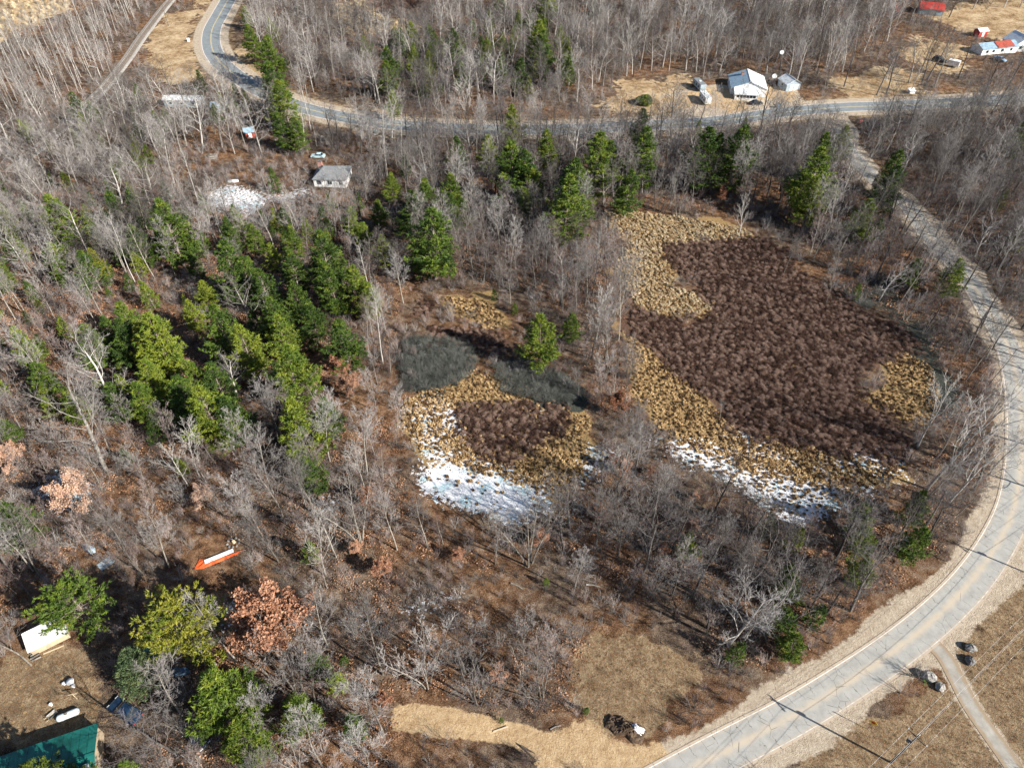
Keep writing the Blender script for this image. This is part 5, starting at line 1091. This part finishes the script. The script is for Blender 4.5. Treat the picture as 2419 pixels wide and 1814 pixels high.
def rockmesh(seed, r, sq=.7):
    rg = np.random.default_rng(seed); bm_v = []; F = []; nu, nv = 9, 6
    for j in range(nv+1):
        ph = math.pi*j/nv
        for i in range(nu):
            th = 2*math.pi*i/nu; rr = r*(1+rg.uniform(-.16, .16)); bm_v.append((rr*math.sin(ph)*math.cos(th), rr*.8*math.sin(ph)*math.sin(th), rr*sq*math.cos(ph)+r*sq*.55))
    for j in range(nv):
        for i in range(nu): F.append((j*nu+i, (j+1)*nu+i, (j+1)*nu+(i+1) % nu, j*nu+(i+1) % nu))
    return mesh_np('rock', bm_v, F, M['rock'])
for i in range(9): a = 6.28*i/9; link('stone', rockmesh(50+i, .26), t_, (math.cos(a)*1.0, math.sin(a)*.9, 0), a)
b_ = MB(); b_.tube((.1, .1, 0), (.1, .1, .5), .3, .27, 9); b_.build('stump', M['lumber'], t_)
tarp('covered_boat', 'blue-grey canvas covered boat in the shade above the wide pine', 'boat', [(192, 1284), (205, 1284), (226, 1295), (228, 1306), (215, 1312), (198, 1300)], 'blue_grey_wall', .8, seed=5, rough_=.05)
x, y = at(252, 1333); t_ = thing('pallet_stack', 'stack of weathered blue-grey boards in the shade', 'boards', (x, y, 0), ang((236, 1345), (268, 1322)))
for i in range(6): b_ = MB(); b_.box(-1.2, 1.2, -.85+i*.3, -.62+i*.3, .3+rnd.uniform(0, .1), .42, .01); b_.build('board', M['blue_grey_wall'], t_)
b_ = MB(); b_.box(-1.0, 1.0, -.8, .8, 0, .29); b_.build('frame', M['wood_dark'], t_)
tarp('blue_tarp_heap', 'dark blue tarpaulin over a heap below the big yellow-green pine', 'tarp', [(385, 1588), (400, 1576), (440, 1574), (452, 1586), (430, 1597), (395, 1600)], 'blue_tarp', .7, seed=8)
gabled('play_hut', 'narrow teal hut between the cedar and the big pine', 'hut', 357, 1556, 2.4, 1.3, 1.7, .3, math.radians(80), 'teal', 'teal', ov=.12)
x, y = at(513, 1578); t_ = thing('garden_tractor', 'small red garden tractor right of the big yellow-green pine', 'tractor', (x, y, gz(x, y)), math.radians(-50)); b_ = MB(); b_.box(0, .95, -.28, .28, .35, .8, .06); b_.build('bonnet', M['red_paint'], t_)
b_ = MB(); b_.box(-.75, 0, -.35, .35, .35, .55, .04); b_.build('chassis', M['red_paint'], t_); b_ = MB(); b_.box(-.6, -.15, -.22, .22, .56, .68, .03); b_.add([(-.68, -.22, .6), (-.6, -.22, .6), (-.6, .22, .6), (-.68, .22, .6), (-.72, -.22, 1.0), (-.64, -.22, 1.0), (-.64, .22, 1.0), (-.72, .22, 1.0)], [(0, 3, 2, 1), (4, 5, 6, 7), (0, 1, 5, 4), (1, 2, 6, 5), (2, 3, 7, 6), (3, 0, 4, 7)]); b_.build('seat', M['white_paint'], t_)
for (a, rr) in ((-.45, .36), (.7, .24)):
    for s in (-1, 1): b_ = MB(); b_.lathe([(rr*.5, -.1), (rr, -.09), (rr, .09), (rr*.5, .1)], 12, (a, s*.42, rr), 'y'); b_.build('wheel', M['tyre'], t_)
for i, (a, b2, r, lab) in enumerate((((538, 1600), (552, 1575), .12, 'pale log leaning beside the red garden tractor'), ((1207, 1375), (1235, 1388), .16, 'grey fallen log in the brown brush'), ((1385, 1381), (1418, 1386), .12, 'white fallen branch under the green sapling'),
      ((965, 1533), (1002, 1537), .16, 'pale fallen log left of the grey thicket'), ((1300, 1722), (1325, 1712), .09, 'thin white log beside the sand track'), ((905, 1120), (950, 1108), .14, 'fallen trunk by the frozen marsh edge'), ((1490, 1280), (1560, 1262), .13, 'fallen grey trunk across the shadowed hollow'), ((1240, 985), (1300, 965), .1, 'dark fallen trunk in the marsh'))):
    p, q = P3(*a), P3(*b2); zz = gz((p.x+q.x)/2, (p.y+q.y)/2); t_ = thing('fallen_log', lab, 'log', ((p.x+q.x)/2, (p.y+q.y)/2, zz), math.atan2(q.y-p.y, q.x-p.x)); l2 = (q-p).length/2; b_ = MB(); b_.tube((-l2, 0, r), (0, .1, r*1.1), r, r*.8, 7); b_.tube((0, .1, r*1.1), (l2, -.05, r), r*.8, r*.4, 7); b_.build('trunk', M['bark_white' if i in (2, 4) else 'bark_grey'], t_)
    b_ = MB(); b_.tube((l2*.2, 0, r), (l2*.5, l2*.35, r+.2), r*.4, r*.15, 5); b_.build('branch_stub', M['bark_grey'], t_)
# ------------------------------------------------------------------ roadside, lower right
for i, (px, py, r, lab) in enumerate(((2290, 1532, .95, 'upper of the two pale boulders right of the driveway mouth'), (2289, 1562, .85, 'lower of the two boulders right of the driveway mouth'), (2192, 1600, 1.1, 'largest boulder left of the driveway, beside the spiky plant'), (2220, 1624, .85, 'flat grey boulder left of the driveway, farthest down'))):
    x, y = at(px, py); o = link('boulder', rockmesh(70+i, r, .75), None, (x, y, 0), i*1.3); tag(o, lab, 'boulder', 'boulders by the driveway')
x, y = at(2184, 1611); rg = np.random.default_rng(5); V = []; F = []
for i in range(60):
    a = rg.uniform(0, 6.28); el = rg.uniform(.15, 1.3); L = rg.uniform(.5, .95); dx, dy, dz = math.cos(a)*math.cos(el), math.sin(a)*math.cos(el), math.sin(el); o = len(V); V += [(-dy*.035, dx*.035, .05), (dy*.035, -dx*.035, .05), (dx*L, dy*L, dz*L+.05)]; F.append((o, o+1, o+2))
t_ = thing('yucca_plant', 'spiky green yucca at the foot of the largest boulder', 'plant', (x, y, 0)); link('leaves', mesh_np('leaves', np.array(V), np.array(F, np.int32), M['yucca']), t_)
b_ = MB(); b_.tube((0, 0, -.05), (0, 0, .25), .09, .06); b_.build('stem', M['yucca'], t_)
def utility_pole(label, x, y, h, rz, arm=1.35):
    t_ = thing('utility_pole', label, 'utility pole', (x, y, 0), rz, 'utility poles'); b_ = MB(); b_.tube((0, 0, -.4), (0, 0, h+.3), .17, .11, 10); b_.build('pole', M['pole_wood'], t_, True)
    b_ = MB(); b_.box(-arm, arm, .10, .22, h-.3, h-.16); c_ = b_.build('crossarm', M['pole_wood'], t_)
    for a in (-arm+.08, 0, arm-.08): b_ = MB(); b_.lathe([(.03, 0), (.07, .04), (.04, .09), (.07, .13), (.03, .2)], 8, (a, .16 if a else 0, h-.16 if a else h+.3)); b_.build('insulator', M['white_paint'], c_)
    for s in (-1, 1): b_ = MB(); b_.tube((s*arm*.6, .16, h-.3), (0, .12, h-1.0), .025); b_.build('brace', M['steel'], t_)
    b_ = MB(); b_.lathe([(.2, 0), (.24, .05), (.24, .55), (.2, .62)], 12, (.38, 0, h*.72)); b_.build('transformer', M['rock'], t_)
    return t_
p1 = Vector(at(2104, 1800)); tip = Vector(at(2263, 1287)); p2 = tip+Vector((.856, -.517))*9.6/math.tan(SUN_EL); p0 = p1-(p2-p1)
rzp = math.atan2((p2-p1).y, (p2-p1).x)+math.pi/2
utility_pole('wooden utility pole with crossarm beside the side road, lower right', p1.x, p1.y, 9.6, rzp); utility_pole('utility pole whose shadow crosses the right side of the road', p2.x, p2.y, 9.6, rzp)
ax = Vector((math.cos(rzp), math.sin(rzp)))
for i, (off, z, r, nm) in enumerate(((-1.27, 9.64, .013, 'left conductor wire of the roadside power line'), (0.0, 10.1, .013, 'top wire of the roadside power line'), (1.27, 9.64, .013, 'right conductor wire of the roadside power line'), (0.12, 7.4, .018, 'low cable of the roadside power line'))):
    V = []; b_ = MB(); prev = None
    for a_, c_ in ((p0, p1), (p1, p2), (p2, p2+(p2-p1))):
        for k in range(11):
            t = k/10; q = a_.lerp(c_, t)+ax*off; v = Vector((q.x, q.y, z-.9*4*t*(1-t)))
            if prev is not None and (v-prev).length > .1: b_.tube(prev, v, r, k=5)
            prev = v
    tag(b_.build('power_line', M['cable'], smooth=True), nm, 'cable', 'wires of the roadside power line')
def text_mesh(s, size, matn):
    cu = bpy.data.curves.new('txt', 'FONT'); cu.body = s; cu.size = size; cu.align_x = 'CENTER'; cu.align_y = 'CENTER'; cu.extrude = .004
    o = bpy.data.objects.new('txt', cu); COL.objects.link(o); dg = bpy.context.evaluated_depsgraph_get(); me_ = bpy.data.meshes.new_from_object(o.evaluated_get(dg)); bpy.data.objects.remove(o); me_.materials.clear(); me_.materials.append(M[matn]); return me_
def face_sign(t_, poly, r, z, matn, y0=-.06, th=.02, name='plate'):
    vs = [(math.cos(a)*r, y0, z+math.sin(a)*r) for a in poly]+[(math.cos(a)*r, y0+th, z+math.sin(a)*r) for a in poly]; n_ = len(poly)
    b_ = MB(); b_.add(vs, [tuple(range(n_)), tuple(range(2*n_-1, n_-1, -1))]+[(i, i+n_, (i+1) % n_+n_, (i+1) % n_) for i in range(n_)]); return b_.build(name, M[matn], t_)
octo = [math.radians(22.5+45*i) for i in range(8)]; dia = [math.radians(90*i) for i in range(4)]
x, y = at(2049, 1722); t_ = thing('warning_sign', 'yellow diamond warning sign with a red symbol on the verge beside the side road', 'road sign', (x, y, 0), math.radians(-35)); b_ = MB(); b_.tube((0, 0, -.2), (0, 0, 2.9), .04); b_.build('post', M['steel'], t_)
pl = face_sign(t_, dia, .62, 2.5, 'sign_yellow'); face_sign(pl, octo, .26, 2.5, 'sign_red', -.075, .012, 'symbol')
x, y = at(2029, 302); t_ = thing('stop_sign', 'red stop sign at the junction of side road and highway', 'road sign', (x, y, 0), math.radians(10)); b_ = MB(); b_.tube((0, 0, -.2), (0, 0, 2.6), .04); b_.build('post', M['steel'], t_)
face_sign(t_, octo, .56, 2.3, 'white_paint', -.058, .015, 'rim'); pl = face_sign(t_, octo, .52, 2.3, 'sign_red', -.072, .012)
me_ = text_mesh('STOP', .36, 'white_paint'); me_.transform(Matrix.Translation((0, -.078, 2.3)) @ Matrix.Rotation(math.pi/2, 4, 'X')); link('lettering', me_, pl)
# mulch pile with snow on its lee side
p, q = P3(1432, 1700), P3(1522, 1742); t_ = thing('mulch_pile', 'long dark mulch pile with old snow on its right end beside the sand track', 'mulch pile', ((p.x+q.x)/2, (p.y+q.y)/2, 0), math.atan2(q.y-p.y, q.x-p.x)); Lh = (q-p).length/2
def mound(Lx, Wy, h, seed, x0=0, y0=0):
    rg = np.random.default_rng(seed); nx_, ny_ = 26, 12; V = []; F = []
    for j in range(ny_+1):
        for i in range(nx_+1):
            u = -1+2*i/nx_; v = -1+2*j/ny_; rr = max(0, 1-u*u)*max(0, 1-v*v); V.append((x0+u*Lx+rg.uniform(-.05, .05), y0+v*Wy*(1+.2*math.sin(u*7+seed)), h*rr**.6*(1+rg.uniform(-.22, .22))*(1+.25*math.sin(u*5+1))-.03))
    for j in range(ny_):
        for i in range(nx_): a = j*(nx_+1)+i; F.append((a, a+1, a+nx_+2, a+nx_+1))
    return V, F
V, F = mound(Lh, 1.25, 1.1, 4); link('mound', mesh_np('mound', V, F, M['mulch']), t_)
V, F = mound(Lh*.52, .7, 1.15, 9, Lh*.42, .42); link('snow_cap', mesh_np('snow_cap', V, F, M['snow']), t_)
# poles along the railway and the highway bend
for i, (px, py, h, lab) in enumerate(((398, 62, 9, 'weathered pole standing beside the railway track'), (338, 20, 9, 'pole left of the railway track at the top'), (870, 330, 8, 'thin pole below the highway verge'))):
    x, y = at(px, py); t_ = thing('service_pole', lab, 'pole', (x, y, 0), 1.0, 'poles near the railway and highway'); b_ = MB(); b_.tube((0, 0, -.2), (0, 0, h), .15, .1, 8); b_.build('pole', M['bark_grey'], t_); b_ = MB(); b_.box(-.9, .9, .1, .2, h-.6, h-.45); b_.build('crossarm', M['bark_grey'], t_)
x, y = at(446, 99); t_ = thing('signal_cabinet', 'small white cabinet on the verge inside the highway bend', 'cabinet', (x, y, 0), .4); b_ = MB(); b_.box(-.5, .5, -.4, .4, 0, 1.3, .04); b_.build('case', M['white_paint'], t_); b_ = MB(); b_.box(-.6, .6, -.5, .5, 1.303, 1.4, .02); b_.build('lid', M['white_roof'], t_)
# round evergreen bush in the sandy yard
x, y = at(1518, 246); t_ = thing('round_bush', 'lone round yellow-green bush in the dry yard by the highway', 'bush', (x, y, 0)); rg = np.random.default_rng(77); P_ = rg.normal(0, 1, (1500, 3)); P_ /= np.linalg.norm(P_, axis=1)[:, None]; P_ *= (rg.uniform(.5, 1, (1500, 1))**.4)*np.array([[3.1, 2.8, 1.7]])*(1+.18*np.sin(P_[:, :1]*3)); P_[:, 2] = np.abs(P_[:, 2]+1.2)
V, F = leaves(P_, .5, rg, 2, .12, .8); link('foliage', mesh_np('foliage', V, F, M['needles_yellow']), t_); b_ = MB(); b_.tube((0, 0, -.2), (0, 0, 1.6), .2, .1); b_.build('stem', M['bark_dark'], t_)
print('triangles', sum(len(m_.loops)-2*len(m_.polygons) for m_ in bpy.data.meshes if m_.users), 'meshes', len(bpy.data.meshes))
